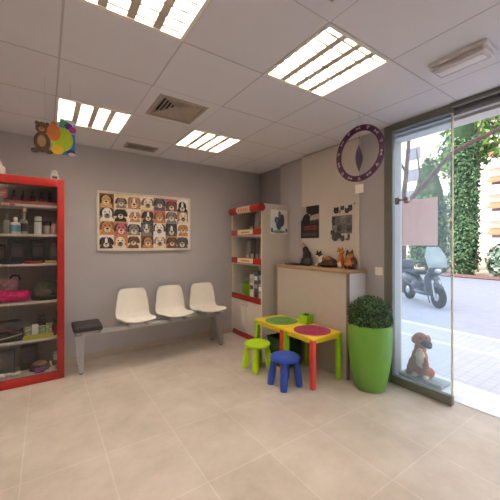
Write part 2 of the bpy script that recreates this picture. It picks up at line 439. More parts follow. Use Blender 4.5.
b = MB(); b.box(-.006, .006, -.002, .002, 0, .062, steel); b.box(-.02, .02, -.015, .015, 0, .004, steel); b.build('stand', t)
b = MB(); b.box(-.028, .028, -.0028, -.002, .1, .112, paper); b.box(-.028, .012, -.0028, -.002, .08, .09, paper); b.build('print', t)
# second shelf
bottle('shampoo_bottle', 'slim milky bottle, leftmost on the second red cabinet shelf', -.318, 3.86, 1.5, .2, .028, clearb, clearb)
bottle('shampoo_bottle', 'white bottle with pale blue label on second red cabinet shelf', -.245, 3.80, 1.5, .165, .04, wb, wb, skyb)
bottle('shampoo_bottle', 'milky bottle with dark label behind the blue label bottle', -.185, 3.89, 1.5, .215, .034, clearb, clearb, brownl)
t = thing('spray_can', 'tall white spray can with black band on second cabinet shelf', 'can', (-.062, 3.81, 1.5))
b = MB(); b.lathe([(.03, 0), (.032, .004), (.032, .125), (.03, .13)], wb, seg=22); b.build('can_body', t)
b = MB(); b.lathe([(.0325, .128), (.0325, .137)], black, seg=22); b.build('band', t)
b = MB(); b.lathe([(.032, .136), (.032, .178), (.026, .184)], wb, seg=22); b.build('cap', t)
t = thing('ointment_jar', 'brown lidded beige jar right of the tall spray can', 'jar', (.015, 3.84, 1.5))
b = MB(); b.lathe([(.034, 0), (.036, .004), (.036, .09), (.034, .095)], clearb, seg=22); b.build('jar_body', t)
b = MB(); b.lathe([(.038, .093), (.038, .135), (.034, .139)], brownl, seg=22); b.build('lid', t)
bottle('shampoo_bottle', 'slim amber bottle, rightmost on the second red cabinet shelf', .075, 3.82, 1.5, .16, .022, clearb, amber, peach)
t = thing('price_tag', 'small yellowish tag hanging from the top cabinet shelf edge', 'tag', (-.167, 3.741, 1.778))
b = MB(); b.tube([(0, 0, 0), (0, 0, -.022)], .001, steel, 6); b.build('hook', t)
b = MB(); b.box(-.016, .016, -.002, .002, -.055, -.022, M('tag_cream', (226, 204, 150), .6), .001); b.build('card', t)
# third shelf
dbx = M('carton_black', (30, 28, 30), .45, var=.2); dst = M('carton_print', (78, 70, 72), .5, var=.2, scale=40)
packet('carton', 'dark carton at the left edge of the third red cabinet shelf', 'box', -.37, 3.88, 1.2, .09, .09, .2, dbx, dst)
packet('carton', 'wide black carton above the blue tray on third cabinet shelf', 'box', -.235, 3.88, 1.2, .115, .09, .235, dbx, dst)
packet('carton', 'wide black carton behind the red tray on third cabinet shelf', 'box', -.06, 3.88, 1.2, .115, .09, .235, dbx, dst)
packet('carton', 'black carton at the right end of the third cabinet shelf', 'box', .082, 3.88, 1.2, .09, .09, .235, dbx, dst)
def tray(name, label, x, y, z, wx, wy, h, m, inner):
    t = thing(name, label, 'tray', (x, y, z))
    b = MB(); b.box(-wx/2, wx/2, -wy/2, wy/2, 0, h*.6, m, h*.15)
    for s in (-1, 1): b.box(-wx/2, wx/2, min(s*wy/2, s*(wy/2-.006)), max(s*wy/2, s*(wy/2-.006)), 0, h, m, .002)
    for s in (-1, 1): b.box(min(s*wx/2, s*(wx/2-.006)), max(s*wx/2, s*(wx/2-.006)), -wy/2, wy/2, 0, h, m, .002)
    b.build('tray_body', t)
    b = MB()
    n = 4
    for k in range(n): b.ell((-wx/2+wx*(k+.5)/n, 0, h*.75), (wx/n*.42, wy*.36, h*.42), inner[k % len(inner)], sub=2)
    b.build('filling', t)
tray('treat_tray', 'flat dark blue tray on the third red cabinet shelf', -.27, 3.785, 1.2, .16, .05, .024, M('tray_blue', (32, 50, 92), .4), [dbx])
tray('treat_tray', 'flat red tray on the third red cabinet shelf', -.1, 3.785, 1.2, .15, .05, .024, M('tray_red', (196, 44, 32), .4), [M('treat_red', (206, 60, 46), .5), peach])
tray('treat_tray', 'yellow tray with white pieces on the third red cabinet shelf', .05, 3.785, 1.2, .1, .05, .026, M('tray_yellow', (214, 178, 84), .5), [wb, cream])
# fourth shelf
pk = M('fabric_hot_pink', (206, 30, 104), .85, var=.55, scale=45); pk2 = M('fabric_pale_pink', (178, 128, 132), .8, var=.3, scale=30); dkf = M('fabric_dark', (42, 38, 40), .8, var=.2)
t = thing('pet_cushion', 'hot pink patterned pet cushion pack on the fourth cabinet shelf', 'cushion', (-.27, 3.86, .815))
organic('cushion', [((0, 0, .06), (.15, .1, .055), (0, 0, 0), pk), ((-.09, -.02, .07), (.09, .09, .06), (0, 0, 0), pk), ((.09, -.02, .06), (.07, .08, .055), (0, 0, 0), pk)], .012, t)
b = MB(); b.box(-.14, .04, -.02, .05, .1, .25, pk2, .03, 3); b.build('bag', t)
b = MB(); b.tube([(-.02, -.02, .24), (.0, -.03, .27), (.05, -.03, .262), (.06, -.02, .22)], .009, dkf, 8); b.build('bag_handle', t)
cam1 = M('camouflage_green', (64, 68, 44), .9, var=.7, scale=22); cam2 = M('camouflage_dark', (40, 40, 32), .9, var=.4, scale=22)
t = thing('pet_bed', 'domed green camouflage pet bed on the fourth cabinet shelf', 'pet bed', (.015, 3.87, .815))
b = MB(); b.lathe([(.125, 0), (.135, .03), (.125, .1), (.095, .16), (.05, .195), (.004, .205)], cam1, seg=28, sy=.8); b.build('dome', t)
b = MB(); b.lathe([(.03, -.002), (.052, 0), (.052, .012), (.03, .014)], M('camouflage_trim', (92, 74, 46), .8), (-.01, -.107, .07), 24, axis='Y'); b.build('opening_rim', t)
b = MB(); b.tube([(.13*cos(a), -.004+.104*sin(a), .035) for a in [pi+pi*k/12 for k in range(13)]], .012, cam2, 8); b.build('edge_roll', t)
# fifth shelf
mar = M('fabric_maroon', (98, 34, 48), .75, var=.3)
t = thing('pet_carrier', 'dark folded pet carrier with maroon trim on the fifth cabinet shelf', 'pet carrier', (-.31, 3.88, .425))
b = MB(); b.box(-.12, .12, -.09, .09, 0, .1, dkf, .025, 3); b.build('carrier_body', t)
b = MB(); b.box(-.11, .11, -.08, .08, .1, .2, M('mesh_grey', (70, 64, 66), .8, var=.3, scale=60), .04, 3); b.build('mesh_top', t)
b = MB(); b.tube([(-.12, -.095, .1), (-.06, -.1, .125), (.0, -.1, .125), (.07, -.097, .09), (.12, -.09, .07)], .012, mar, 8); b.build('piping', t)
b = MB(); b.tube([(-.12, -.1, .035), (0, -.105, .05), (.12, -.1, .075)], .006, M('strap_grey', (150, 146, 146), .6), 8); b.build('strap', t)
gw = M('pack_green_white', (150, 168, 120), .5, var=.7, scale=50); yl = M('tray_lemon', (186, 180, 44), .5)
t = thing('snack_display', 'lemon yellow display tray packed with green and white snack pouches', 'display tray', (-.055, 3.83, .425))
b = MB(); b.box(-.125, .125, -.06, .07, 0, .008, yl); b.box(-.125, .125, -.062, -.056, 0, .05, yl, .002); b.box(-.127, -.121, -.06, .07, 0, .05, yl, .002); b.box(.121, .127, -.06, .07, 0, .05, yl, .002); b.build('tray', t)
for k in range(4):
    b = MB(); b.box(-.115+.058*k, -.06+.058*k, -.045, -.0, .009, .125+.02*(k % 2), gw if k != 1 else wb, .01, 2); o = b.build('pouch', t)
packet('pouch', 'tall dark pouch standing behind the lemon snack tray', 'pouch', -.03, 3.95, .425, .07, .05, .22, dbx, dst)
bottle('spray_bottle', 'red bottle right of the lemon snack tray', .083, 3.85, .425, .17, .025, M('bottle_red', (132, 44, 38), .4), dk)
packet('carton', 'dark green carton at right end of the fifth cabinet shelf', 'box', .12, 3.97, .425, .05, .08, .23, M('carton_green', (54, 60, 40), .5, var=.3))
# bottom
packet('food_bag', 'grey blue food bag at the left of the cabinet bottom', 'bag', -.33, 3.93, .08, .14, .1, .24, M('bag_greyblue', (64, 68, 84), .5, var=.3), dst)
packet('food_bag', 'dark green food bag in the middle of cabinet bottom', 'bag', -.14, 3.97, .08, .15, .1, .24, M('bag_darkgreen', (62, 62, 40), .5, var=.4), dst)
def bowl(name, label, x, y, z, r, h, m1, m2):
    t = thing(name, label, 'bowl', (x, y, z))
    b = MB(); b.lathe([(r*.8, 0), (r, .008), (r*.92, h*.6), (r*.86, h), (r*.78, h), (r*.7, h*.4), (.004, h*.3)], m1, seg=28); b.build('bowl_body', t)
    b = MB(); b.ell((0, 0, h*.85), (r*.7, r*.7, h*.45), m2, sub=3); b.build('filling', t)
bowl('pet_bowl', 'brown pet bowl heaped with tan chews at cabinet bottom', -.045, 3.86, .08, .095, .07, M('bowl_brown', (84, 46, 38), .4), M('chews_tan', (164, 118, 90), .7, var=.3))
packet('small_box', 'small bright blue box at front of the cabinet bottom', 'box', -.045, 3.765, .08, .08, .035, .042, M('box_blue', (44, 66, 160), .4), M('box_red', (176, 40, 52), .5))
packet('carton', 'pale grey carton at right end of the cabinet bottom', 'box', .105, 3.95, .08, .09, .08, .17, M('carton_grey', (140, 134, 130), .6), wb)
t = thing('rope_toy', 'white knotted rope toy on the cabinet bottom at left', 'toy', (-.29, 3.79, .08))
rw = M('rope_white', (208, 202, 194), .85, var=.2, scale=60)
b = MB(); b.tube([(-.07, 0, .02), (-.03, .015, .026), (0, 0, .03), (.035, -.015, .026), (.07, 0, .02)], .016, rw, 10); b.build('rope', t)
b = MB(); b.ell((-.062, 0, .026), (.03, .024, .025), rw, sub=2); b.ell((.062, 0, .026), (.03, .024, .025), rw, sub=2); b.build('knot', t)
t = thing('squeaky_toy', 'small pink and white bone toy on the cabinet bottom right', 'toy', (.07, 3.78, .08))
b = MB(); b.tube([(-.025, 0, .014), (.025, 0, .014)], .008, wb, 10)
for sx in (-1, 1):
    for sy in (-1, 1): b.ell((sx*.028, sy*.01, .014), (.012, .012, .0135), pinkl if sx > 0 else wb, sub=2)
b.build('bone', t)
# on top of the cabinet
t = thing('clear_jar', 'clear lidded jar on top of the red cabinet, right corner', 'jar', (.083, 3.83, 2.062))
jg = M('jar_plastic', (214, 212, 208), .25)
b = MB(); b.lathe([(.036, 0), (.04, .006), (.04, .075), (.028, .09), (.028, .1)], jg, seg=24); b.build('jar_body', t)
b = MB(); b.lathe([(.03, .1), (.03, .118), (.02, .124)], M('jar_lid', (200, 196, 190), .4), seg=24); b.build('lid', t)
b = MB(); b.box(-.022, .022, -.0425, -.0395, .03, .055, dst); b.build('jar_label', t)
t = thing('white_dispenser', 'white plastic dispenser on top of red cabinet at photo edge', 'dispenser', (-.4, 3.85, 2.062))
b = MB(); b.box(-.07, .07, -.05, .05, 0, .11, whiteg, .02, 3); b.build('dispenser_body', t)
b = MB(); b.lathe([(.03, .105), (.024, .15), (.012, .165), (.012, .18)], whiteg, (.02, 0, 0), 20); b.build('neck', t)

# ------------------------------------------------------------------ framed dog photo collage
t = thing('picture_frame', 'wide framed collage of dog and puppy photos above the bench', 'picture', (1.135, 4.128, 1.69))
PW, PH = .612, .375
b = MB(); fm = M('frame_cream', (214, 204, 188), .5)
for s in (-1, 1):
    b.box(min(s*PW, s*(PW-.022)), max(s*PW, s*(PW-.022)), -.03, 0, -PH, PH, fm, .003)
    b.box(-PW+.022, PW-.022, -.03, 0, min(s*PH, s*(PH-.022)), max(s*PH, s*(PH-.022)), fm, .003)
b.build('frame', t)
b = MB()
pal = {k: M('print_'+k, c, .45, var=.4, scale=70) for k, c in dict(black=(34, 30, 30), dark=(62, 52, 48), brown=(112, 74, 46), tan=(184, 128, 80), gold=(200, 158, 96), cream=(224, 204, 176), white=(232, 226, 216), grey=(126, 120, 116), rose=(186, 96, 108), slate=(84, 82, 86)).items()}
grid = ['brown:gold:black', 'cream:grey:dark', 'cream:tan:grey', 'white:cream:brown', 'grey:slate:black', 'rose:brown:dark', 'white:black:white',
        'grey:white:black', 'cream:black:black', 'white:tan:tan', 'gold:dark:black', 'rose:tan:brown', 'white:grey:brown', 'grey:cream:tan',
        'gold:tan:brown', 'tan:rose:dark', 'white:grey:black', 'dark:grey:slate', 'cream:white:dark', 'dark:slate:black', 'white:tan:tan',
        'white:dark:black', 'tan:cream:tan', 'cream:brown:dark', 'brown:tan:dark', 'white:cream:grey', 'tan:brown:dark', 'cream:slate:dark']
rng = random.Random(3)
iw, ih = (2*PW-.06)/7, (2*PH-.06)/4
b.box(-PW+.022, PW-.022, -.012, -.006, -PH+.022, PH-.022, paper)
for r in range(4):
    for c in range(7):
        bg, fur, ear = grid[r*7+c].split(':')
        x0 = -PW+.03+c*iw; z0 = PH-.03-(r+1)*ih; cx = x0+iw/2+rng.uniform(-.012, .012); cz = z0+ih*.5+rng.uniform(-.01, .015); s = rng.uniform(1.05, 1.45)
        def pl(pts, m, lay):
            pts = [(min(max(p[0], x0+.0005), x0+iw-.0005), min(max(p[1], z0+.0005), z0+ih-.0005)) for p in pts]
            b.poly([(p[0], -.0122-.0004*lay, p[1]) for p in pts], m)
        pl([(x0+.0005, z0+.0005), (x0+iw-.0005, z0+.0005), (x0+iw-.0005, z0+ih-.0005), (x0+.0005, z0+ih-.0005)], pal[bg], 1)
        pl(ellp(cx, z0+.01, .06*s, .06), pal[fur], 2)
        for sg in (-1, 1): pl(ellp(cx+sg*.043*s, cz+.015, .02*s, .042*s, rot=sg*.45), pal[ear], 3)
        pl(ellp(cx, cz, .044*s, .052*s), pal[fur], 4)
        if rng.random() < .5: pl(ellp(cx, cz+.02, .012*s, .034*s), pal['white'], 5)
        pl(ellp(cx, cz-.024*s, .026*s, .024*s), pal['cream' if fur not in ('cream', 'white') else 'grey'], 6)
        pl(ellp(cx, cz-.014*s, .012*s, .009*s), pal['black'], 7)
        for sg in (-1, 1): pl(ellp(cx+sg*.019*s, cz+.012*s, .0065*s, .0065*s), pal['black'], 7)
        pl(ellp(cx, cz-.033*s, .011*s, .003*s), pal['dark'], 7)
b.build('photo_sheet', t)

# ------------------------------------------------------------------ bench
t = thing('waiting_bench', 'waiting room beam bench with three white shell seats', 'bench', (1.2, 3.8, 0))
def bx(x): return x-1.2
b = MB(); b.box(bx(.27), bx(2.1), -.09, -.03, .40, .45, alu, .006); b.build('beam', t)
for X in (.32, 2.03):
    s = 1 if X < 1 else -1
    b = MB()
    for (ya, yb, yc, yd, wt, wb_) in ((-.09, .04, -.135, -.085, .05, .022), (-.06, .05, .13, .17, .04, .02)):
        q = bmesh.new(); xa = bx(X)-(.015 if s > 0 else .03); xb = bx(X)
        vv = [q.verts.new(p) for p in [(xa-wt, ya, .41), (xa+wt, ya, .41), (xa+wt, yb, .41), (xa-wt, yb, .41), (xb-wb_, yc, .012), (xb+wb_, yc, .012), (xb+wb_, yd, .012), (xb-wb_, yd, .012)]]
        for f in ((0, 1, 2, 3), (7, 6, 5, 4), (0, 4, 5, 1), (1, 5, 6, 2), (2, 6, 7, 3), (3, 7, 4, 0)): q.faces.new([vv[i] for i in f])
        bmesh.ops.recalc_face_normals(q, faces=q.faces); bmesh.ops.bevel(q, geom=q.edges[:], offset=.006, segments=2, affect='EDGES'); b._add(q, alu)
    o = b.build('leg', t)
    b = MB(); b.lathe([(.018, 0), (.02, .003), (.016, .014)], black, (bx(X), -.105, 0), 14); b.lathe([(.018, 0), (.02, .003), (.016, .014)], black, (bx(X), .16, 0), 14); b.build('foot_glide', o)
prof = [(-.285, .508, .15), (-.275, .515, .175), (-.2, .515, .19), (-.08, .498, .198), (.02, .488, .2), (.08, .498, .2), (.115, .535, .199), (.135, .6, .196), (.152, .69, .186), (.168, .78, .172), (.176, .82, .158), (.18, .845, .135)]
def shell(cx):
    bm = bmesh.new(); N = 13; rows = []
    for i in range(len(prof)-1):
        for k in range(3):
            a = k/3; p0, p1 = prof[i], prof[i+1]
            rows.append([p0[j]*(1-a)+p1[j]*a for j in range(3)])
    rows.append(list(prof[-1])); vr = []
    for y, z, hw in rows:
        r = []
        for j in range(N):
            u = -1+2*j/(N-1)
            back = max(0, min(1, (z-.5)/.2)); lift = .02*u*u*(1-back)
            r.append(bm.verts.new((cx+hw*u, y-.035*back*u*u, z+lift)))
        vr.append(r)
    for a, c in zip(vr, vr[1:]):
        for j in range(N-1): bm.faces.new((a[j], a[j+1], c[j+1], c[j]))
    bmesh.ops.recalc_face_normals(bm, faces=bm.faces)
    bmesh.ops.solidify(bm, geom=bm.faces[:]+bm.edges[:]+bm.verts[:], thickness=.012)
    m = MB(); m.bm.free(); m.bm = bm; m.mi(whiteg)
    return m
for X in (.90, 1.38, 1.85):
    o = shell(bx(X)).build('seat', t, ang=50)
    for s in (-1, 1):
        b = MB(); b.box(bx(X)+s*.1-.015, bx(X)+s*.1+.015, -.2, .06, .447, .485, steel, .004); b.build('bracket', o)
b = MB(); b.box(bx(.24), bx(.515), -.235, .1, .475, .532, blackf, .018, 3); o = b.build('side_table_pad', t); o['label'] = 'black padded end table of the bench'
b = MB(); b.box(bx(.30), bx(.47), -.2, .08, .45, .478, steel, .004)
b.tube([(bx(.26), -.22, .47), (bx(.27), -.2, .44), (bx(.32), -.12, .42)], .011, steel, 8); b.tube([(bx(.5), -.22, .47), (bx(.5), -.19, .45), (bx(.44), -.1, .43)], .011, steel, 8); b.build('pad_bracket', o)

# ------------------------------------------------------------------ white cabinet with red trim
wx0, wx1, wy0, wy1 = 2.45, 2.985, 3.3, 4.11
t = thing('shelf_cabinet', 'tall white shelf cabinet with red header and red shelf strips', 'cabinet', (wx0, wy0, 0))
DX, DY = wx1-wx0, wy1-wy0
b = MB(); b.box(.012, DX, 0, .02, 0, 1.965, white); b.box(.012, DX, DY-.02, DY, 0, 1.965, white); b.box(DX-.015, DX, .02, DY-.02, 0, 1.965, white); b.box(.012, DX-.015, .02, DY-.02, 1.945, 1.965, white)
b.box(.02, DX-.015, .02, DY-.02, .07, .09, white); b.build('carcass', t)
b = MB(); b.box(.0, .012, 0, .024, .05, 1.965, cream); b.box(0, .012, DY-.024, DY, .05, 1.965, cream); b.build('edge_strip', t)
ZS = [1.535, 1.115, .6]
for z in ZS:
    b = MB(); b.box(.012, DX-.015, .02, DY-.02, z-.025, z, white); o = b.build('shelf', t)
    b = MB()
    if z > 1:
        b.box(-.012, .012, .02, DY-.02, z-.0, z+.085, red, .003)
        b.box(-.0145, -.011, .2, DY-.2, z+.008, z+.08, cream); b.box(-.0155, -.014, .28, DY-.3, z+.03, z+.055, M('strip_print', (190, 150, 104), .6))
    else: b.box(-.006, .012, .02, DY-.02, z-.035, z+.045, red, .003)
    b.build('price_rail', o)
hm = MB(); hm.lathe([(.05, 0), (.056, .004), (.056, DY+.006), (.05, DY+.01)], red, (.0, -.005, 1.913), 28, axis='Y'); o = hm.build('header', t); o['label'] = 'rounded red header roll'
b = MB()
n = 10; r = .0568
pts = [(r*cos(a), r*sin(a)) for a in [radians(110+140*k/n) for k in range(n+1)]]
for (xa, za), (xb, zb) in zip(pts, pts[1:]):
    b.poly([(xa, DY*.28, 1.913+za), (xb, DY*.28, 1.913+zb), (xb, DY*.72, 1.913+zb), (xa, DY*.72, 1.913+za)], cream)
r = .0574; pts = [(r*cos(a), r*sin(a)) for a in [radians(165+40*k/4) for k in range(5)]]
for y0 in [DY*(.34+.055*k) for k in range(6)]:
    for (xa, za), (xb, zb) in zip(pts, pts[1:]):
        b.poly([(xa, y0, 1.913+za), (xb, y0, 1.913+zb), (xb, y0+.025, 1.913+zb), (xa, y0+.025, 1.913+za)], coral)
b.build('header_label', o)
for s, (ya, yb) in enumerate(((.022, DY/2-.002), (DY/2+.002, DY-.022))):
    b = MB(); b.box(0, .018, ya, yb, .085, .562, white, .002); o = b.build('door', t)
    k = MB(); k.lathe([(.006, 0), (.011, .006), (.011, .014), (.004, .018)], steel, (-.016, DY/2+(-.05 if s == 0 else .05), .5), 14, axis='X'); k.build('knob', o)
b = MB(); b.box(.012, .03, .0, DY, 0, .075, redd, .002); b.build('plinth', t)
b = MB(); b.box(.15, .46, -.003, 0, 1.55, 1.89, M('sticker_white', (246, 244, 242), .4, var=.01)); b.build('side_sticker', t)
o = t.children[-1]
b = MB()
for (x, z, rx, rz, m) in [(.30, 1.70, .045, .08, M('print_navy', (52, 68, 112), .5, var=.4, scale=30)), (.35, 1.74, .035, .075, M('print_slate', (70, 66, 80), .5, var=.4)), (.26, 1.74, .03, .04, M('print_blue', (76, 110, 160), .5)), (.31, 1.81, .022, .045, M('print_grey', (130, 126, 124), .5)), (.30, 1.59, .1, .02, M('print_lightgreen', (126, 170, 140), .5)), (.19, 1.61, .016, .03, M('print_teal', (26, 122, 130), .5)), (.42, 1.61, .014, .03, M('print_sea', (50, 120, 110), .5))]:
    b.poly([(p[0], -.0034-.0002*len(b.mats), p[1]) for p in ellp(.305+(x-.305)*1.15, 1.715+(z-1.715)*1.1, rx*1.2, rz*1.2)], m)
b.build('sticker_print', o)
# goods in it
def pouch(label, y, x, z, w, h, body, pr, group='pet food pouches in the white cabinet'):
    t = thing('food_pouch', label, 'pouch', (x, y, z), group=group)
    bm = MB(); bm.prism([(-.03, .0), (.03, .0), (.028, h*.4), (.012, h*.9), (.004, h), (-.004, h), (-.012, h*.9), (-.028, h*.4)], -w/2, w/2, body, 'Y', .003); bm.build('pouch_body', t)
    bm = MB(); bm.box(-.0325, -.027, -w*.32, w*.32, h*.12, h*.4, pr, .001); bm.build('pouch_label', t)
slv = M('foil_silver', (128, 124, 120), .35, metal=.3, var=.25, scale=30); dkp = M('foil_dark', (58, 54, 54), .4, var=.3, scale=30); prl = M('label_pale', (176, 164, 152), .5)
pr2 = M('label_pinkgrey', (160, 110, 108), .5)
pouch('dark foil pouch at left of top shelf in the white cabinet', 3.62, 2.525, ZS[0], .12, .31, dkp, prl)
pouch('silver foil pouch in the middle of top shelf in the white cabinet', 3.49, 2.525, ZS[0], .12, .33, slv, pr2)
pouch('dark foil pouch at right of top shelf in the white cabinet', 3.38, 2.525, ZS[0], .09, .33, dkp, pr2)
pouch('silver foil pouch at left of middle shelf in the white cabinet', 3.72, 2.525, ZS[1], .11, .33, slv, prl)
pouch('dark foil pouch, second from left on middle shelf in the white cabinet', 3.6, 2.525, ZS[1], .1, .37, dkp, prl)
pouch('dark foil pouch, third from left on middle shelf in the white cabinet', 3.48, 2.525, ZS[1], .1, .37, dkp, slv)
pouch('silver foil pouch at right of middle shelf in the white cabinet', 3.38, 2.525, ZS[1], .09, .35, slv, prl)
t = thing('toy_bucket', 'lime green toy bucket on the lower open cabinet shelf', 'bucket', (2.575, 3.80, ZS[2]))
b = MB(); b.lathe([(.07, 0), (.075, .005), (.1, .2), (.104, .205), (.098, .206), (.07, .02), (.004, .015)], lime, seg=28); b.build('bucket_body', t)
b = MB(); b.tube([(.0, .1*cos(a), .2+.1*sin(a)) for a in [pi*k/12 for k in range(13)]], .004, whiteg, 8); b.build('bucket_handle', t)
for k, (y, h, m, lb) in enumerate([(3.6, .36, M('box_print_white', (204, 200, 194), .5, var=.2), 'white printed carton beside the lime bucket'), (3.49, .42, M('box_print_dark', (84, 84, 88), .5, var=.35, scale=30), 'dark printed carton on the lower open cabinet shelf'), (3.385, .36, M('box_print_blue', (120, 138, 150), .5, var=.3), 'pale blue carton at right end of lower open cabinet shelf')]):
    t = thing('carton', lb, 'box', (2.545, y, ZS[2]))
    b = MB(); b.box(-.06, .06, -.048, .048, 0, h, m, .003); b.build('pack', t)
    for q in range(3):
        b = MB(); b.box(-.0615, -.059, -.036, .036, h*(.12+.28*q), h*(.12+.28*q)+.06, [paper, dkp, prl][(q+k) % 3]); b.build('printed_panel', t)

# ------------------------------------------------------------------ reception counter
kx0, kx1, ky0, ky1, kz = 2.57, 2.872, 1.975, 3.13, 1.125
t = thing('reception_counter', 'grey panelled counter with wooden top behind the kids tables', 'counter', (kx0, ky0, 0))
KX, KY = kx1-kx0, ky1-ky0
b = MB(); b.box(-.012, KX-.002, -.012, KY+.012, kz-.034, kz, wood, .004); b.build('countertop', t)
b = MB(); b.box(.0, .02, .022, KY-.022, .0, kz-.034, greyp); b.build('front_panel', t)
cs = M('counter_side_daylit', (214, 212, 216), .5, var=.02)  # bluish daylight on the counter side put into this pale colour
b = MB(); b.box(.02, KX-.01, .0, .02, 0, kz-.034, cs); b.build('side_panel', t)
b = MB(); b.box(.02, KX-.01, KY-.02, KY, 0, kz-.034, cs); b.build('side_panel', t)
b = MB(); ce = M('counter_edge_dark', (112, 100, 92), .6); b.box(-.004, .02, -.002, .022, 0, kz-.034, ce); b.build('edge_post', t)
b = MB(); b.box(-.004, .02, KY-.022, KY+.002, 0, kz-.034, M('counter_edge_wood', (150, 128, 100), .6)); b.build('edge_post', t)
tag(MB().box(2.70, 2.84, 2.93, 3.12, kz, kz+.018, woodd, .004).build('wooden_tray'), 'small flat dark wooden tray at far left end of the counter', 'tray')
# cats on the counter (figures)
fg = M('fur_charcoal', (66, 60, 58), .9, var=.35, scale=60, bump=.3); ftan = M('fur_pale_tan', (196, 160, 138), .9, var=.15, scale=60); fo = M('fur_orange', (184, 116, 62), .9, var=.3, scale=50, bump=.3)
fb = M('fur_dark_brown', (72, 48, 38), .9, var=.4, scale=50, bump=.3); fw_ = M('fur_white', (222, 210, 196), .9, var=.08, scale=50); ft = M('fur_tabby', (140, 92, 58), .9, var=.5, scale=45, bump=.3)
eyem = M('eye_dark', (18, 14, 12), .2); nosem = M('nose_pink', (150, 90, 84), .5)
def cat_face(t, c, s, fwd, ears, em=fb):
    """ears, eyes and nose on a head of size s at c; fwd = unit vector the face looks along"""
    f = Vector(fwd).normalized(); r = f.cross(Vector((0, 0, 1))).normalized(); u = Vector((0, 0, 1)); c = Vector(c)
    for sg in (-1, 1):
        b = MB(); p = c+r*sg*.55*s+u*.55*s; tip = c+r*sg*.75*s+u*1.45*s
        b.tube([p, p*.5+tip*.5, tip], [.42*s, .26*s, .03*s], ears, 8); b.build('ear', t)
    b = MB()
    for sg in (-1, 1): b.ell(c+f*.86*s+r*sg*.38*s+u*.16*s, (.15*s,)*3, eyem, sub=2)
    b.build('eyes', t)
    b = MB(); b.ell(c+f*1.13*s-u*.2*s, (.12*s,)*3, nosem, sub=2); b.build('nose', t)
Z0 = kz
# 1 grey sitting, seen from behind/side
t = thing('cat_figure', 'charcoal cat figure with pale head sitting upright at left on counter', 'cat figure', (2.79, 2.79, Z0), group='cat figures on the counter')
organic('body', [((0, 0, .06), (.055, .09, .062), (0, 0, 0), fg), ((0, -.005, .13), (.048, .062, .075), (0, 0, 0), fg), ((0, .02, .2), (.04, .045, .05), (0, 0, 0), fg), ((-.01, .05, .255), (.036, .04, .036), (0, 0, 0), ftan), ((-.03, .075, .24), (.022, .02, .018), (0, 0, 0), ftan), ((-.03, -.05, .02), (.022, .06, .02), (0, 0, .3), fg), ((-.03, .05, .03), (.016, .03, .03), (0, 0, 0), fg), ((-.02, .085, .016), (.014, .035, .013), (0, 0, .2), fg)], .009, t)
cat_face(t, (-.012, .052, .255), .034, (-.55, .8, 0), ftan)
# 2 calico lying
t = thing('cat_figure', 'calico cat figure lying down with white chest on counter', 'cat figure', (2.78, 2.46, Z0), group='cat figures on the counter')
organic('body', [((0, -.05, .055), (.058, .13, .058), (0, 0, 0), fb), ((.0, -.02, .085), (.05, .1, .05), (0, 0, 0), ft), ((-.01, .06, .08), (.05, .06, .062), (0, 0, 0), fw_), ((-.02, .09, .14), (.042, .043, .04), (0, 0, 0), fb), ((-.055, .09, .125), (.02, .024, .018), (0, 0, 0), fw_), ((-.03, .1, .02), (.03, .05, .02), (0, 0, 0), fw_), ((-.03, -.16, .03), (.03, .05, .024), (0, 0, .3), fb), ((-.045, -.02, .03), (.025, .1, .025), (0, 0, .1), fb)], .009, t)
cat_face(t, (-.02, .09, .142), .041, (-1, .1, 0), fb)
# 3 narrow orange sitting
t = thing('cat_figure', 'slim orange kitten figure between the lying and brown cat figures', 'cat figure', (2.80, 2.25, Z0), group='cat figures on the counter')
organic('body', [((0, 0, .05), (.042, .045, .052), (0, 0, 0), fo), ((-.005, 0, .11), (.034, .035, .06), (0, 0, 0), fo), ((-.01, 0, .185), (.038, .04, .038), (0, 0, 0), fo), ((-.042, 0, .172), (.016, .02, .015), (0, 0, 0), fw_), ((-.036, .015, .035), (.014, .014, .036), (0, 0, 0), fw_), ((-.036, -.015, .035), (.014, .014, .036), (0, 0, 0), fw_)], .008, t)
cat_face(t, (-.01, 0, .187), .038, (-1, 0, 0), fo)
# 4 round brown/orange cat
t = thing('cat_figure', 'round brown and orange cat figure at right end of counter', 'cat figure', (2.77, 2.098, Z0), group='cat figures on the counter')
organic('body', [((0, 0, .075), (.06, .078, .076), (0, 0, 0), fb), ((-.03, 0, .075), (.045, .06, .06), (0, 0, 0), fo), ((-.015, 0, .15), (.045, .05, .043), (0, 0, 0), ft), ((-.052, 0, .138), (.018, .024, .017), (0, 0, 0), fo), ((-.05, .025, .025), (.02, .02, .026), (0, 0, 0), fb), ((-.05, -.025, .025), (.02, .02, .026), (0, 0, 0), fb), ((-.02, -.07, .02), (.04, .02, .018), (0, 0, .4), fb)], .009, t)
cat_face(t, (-.015, 0, .152), .044, (-1, -.1, 0), fb)
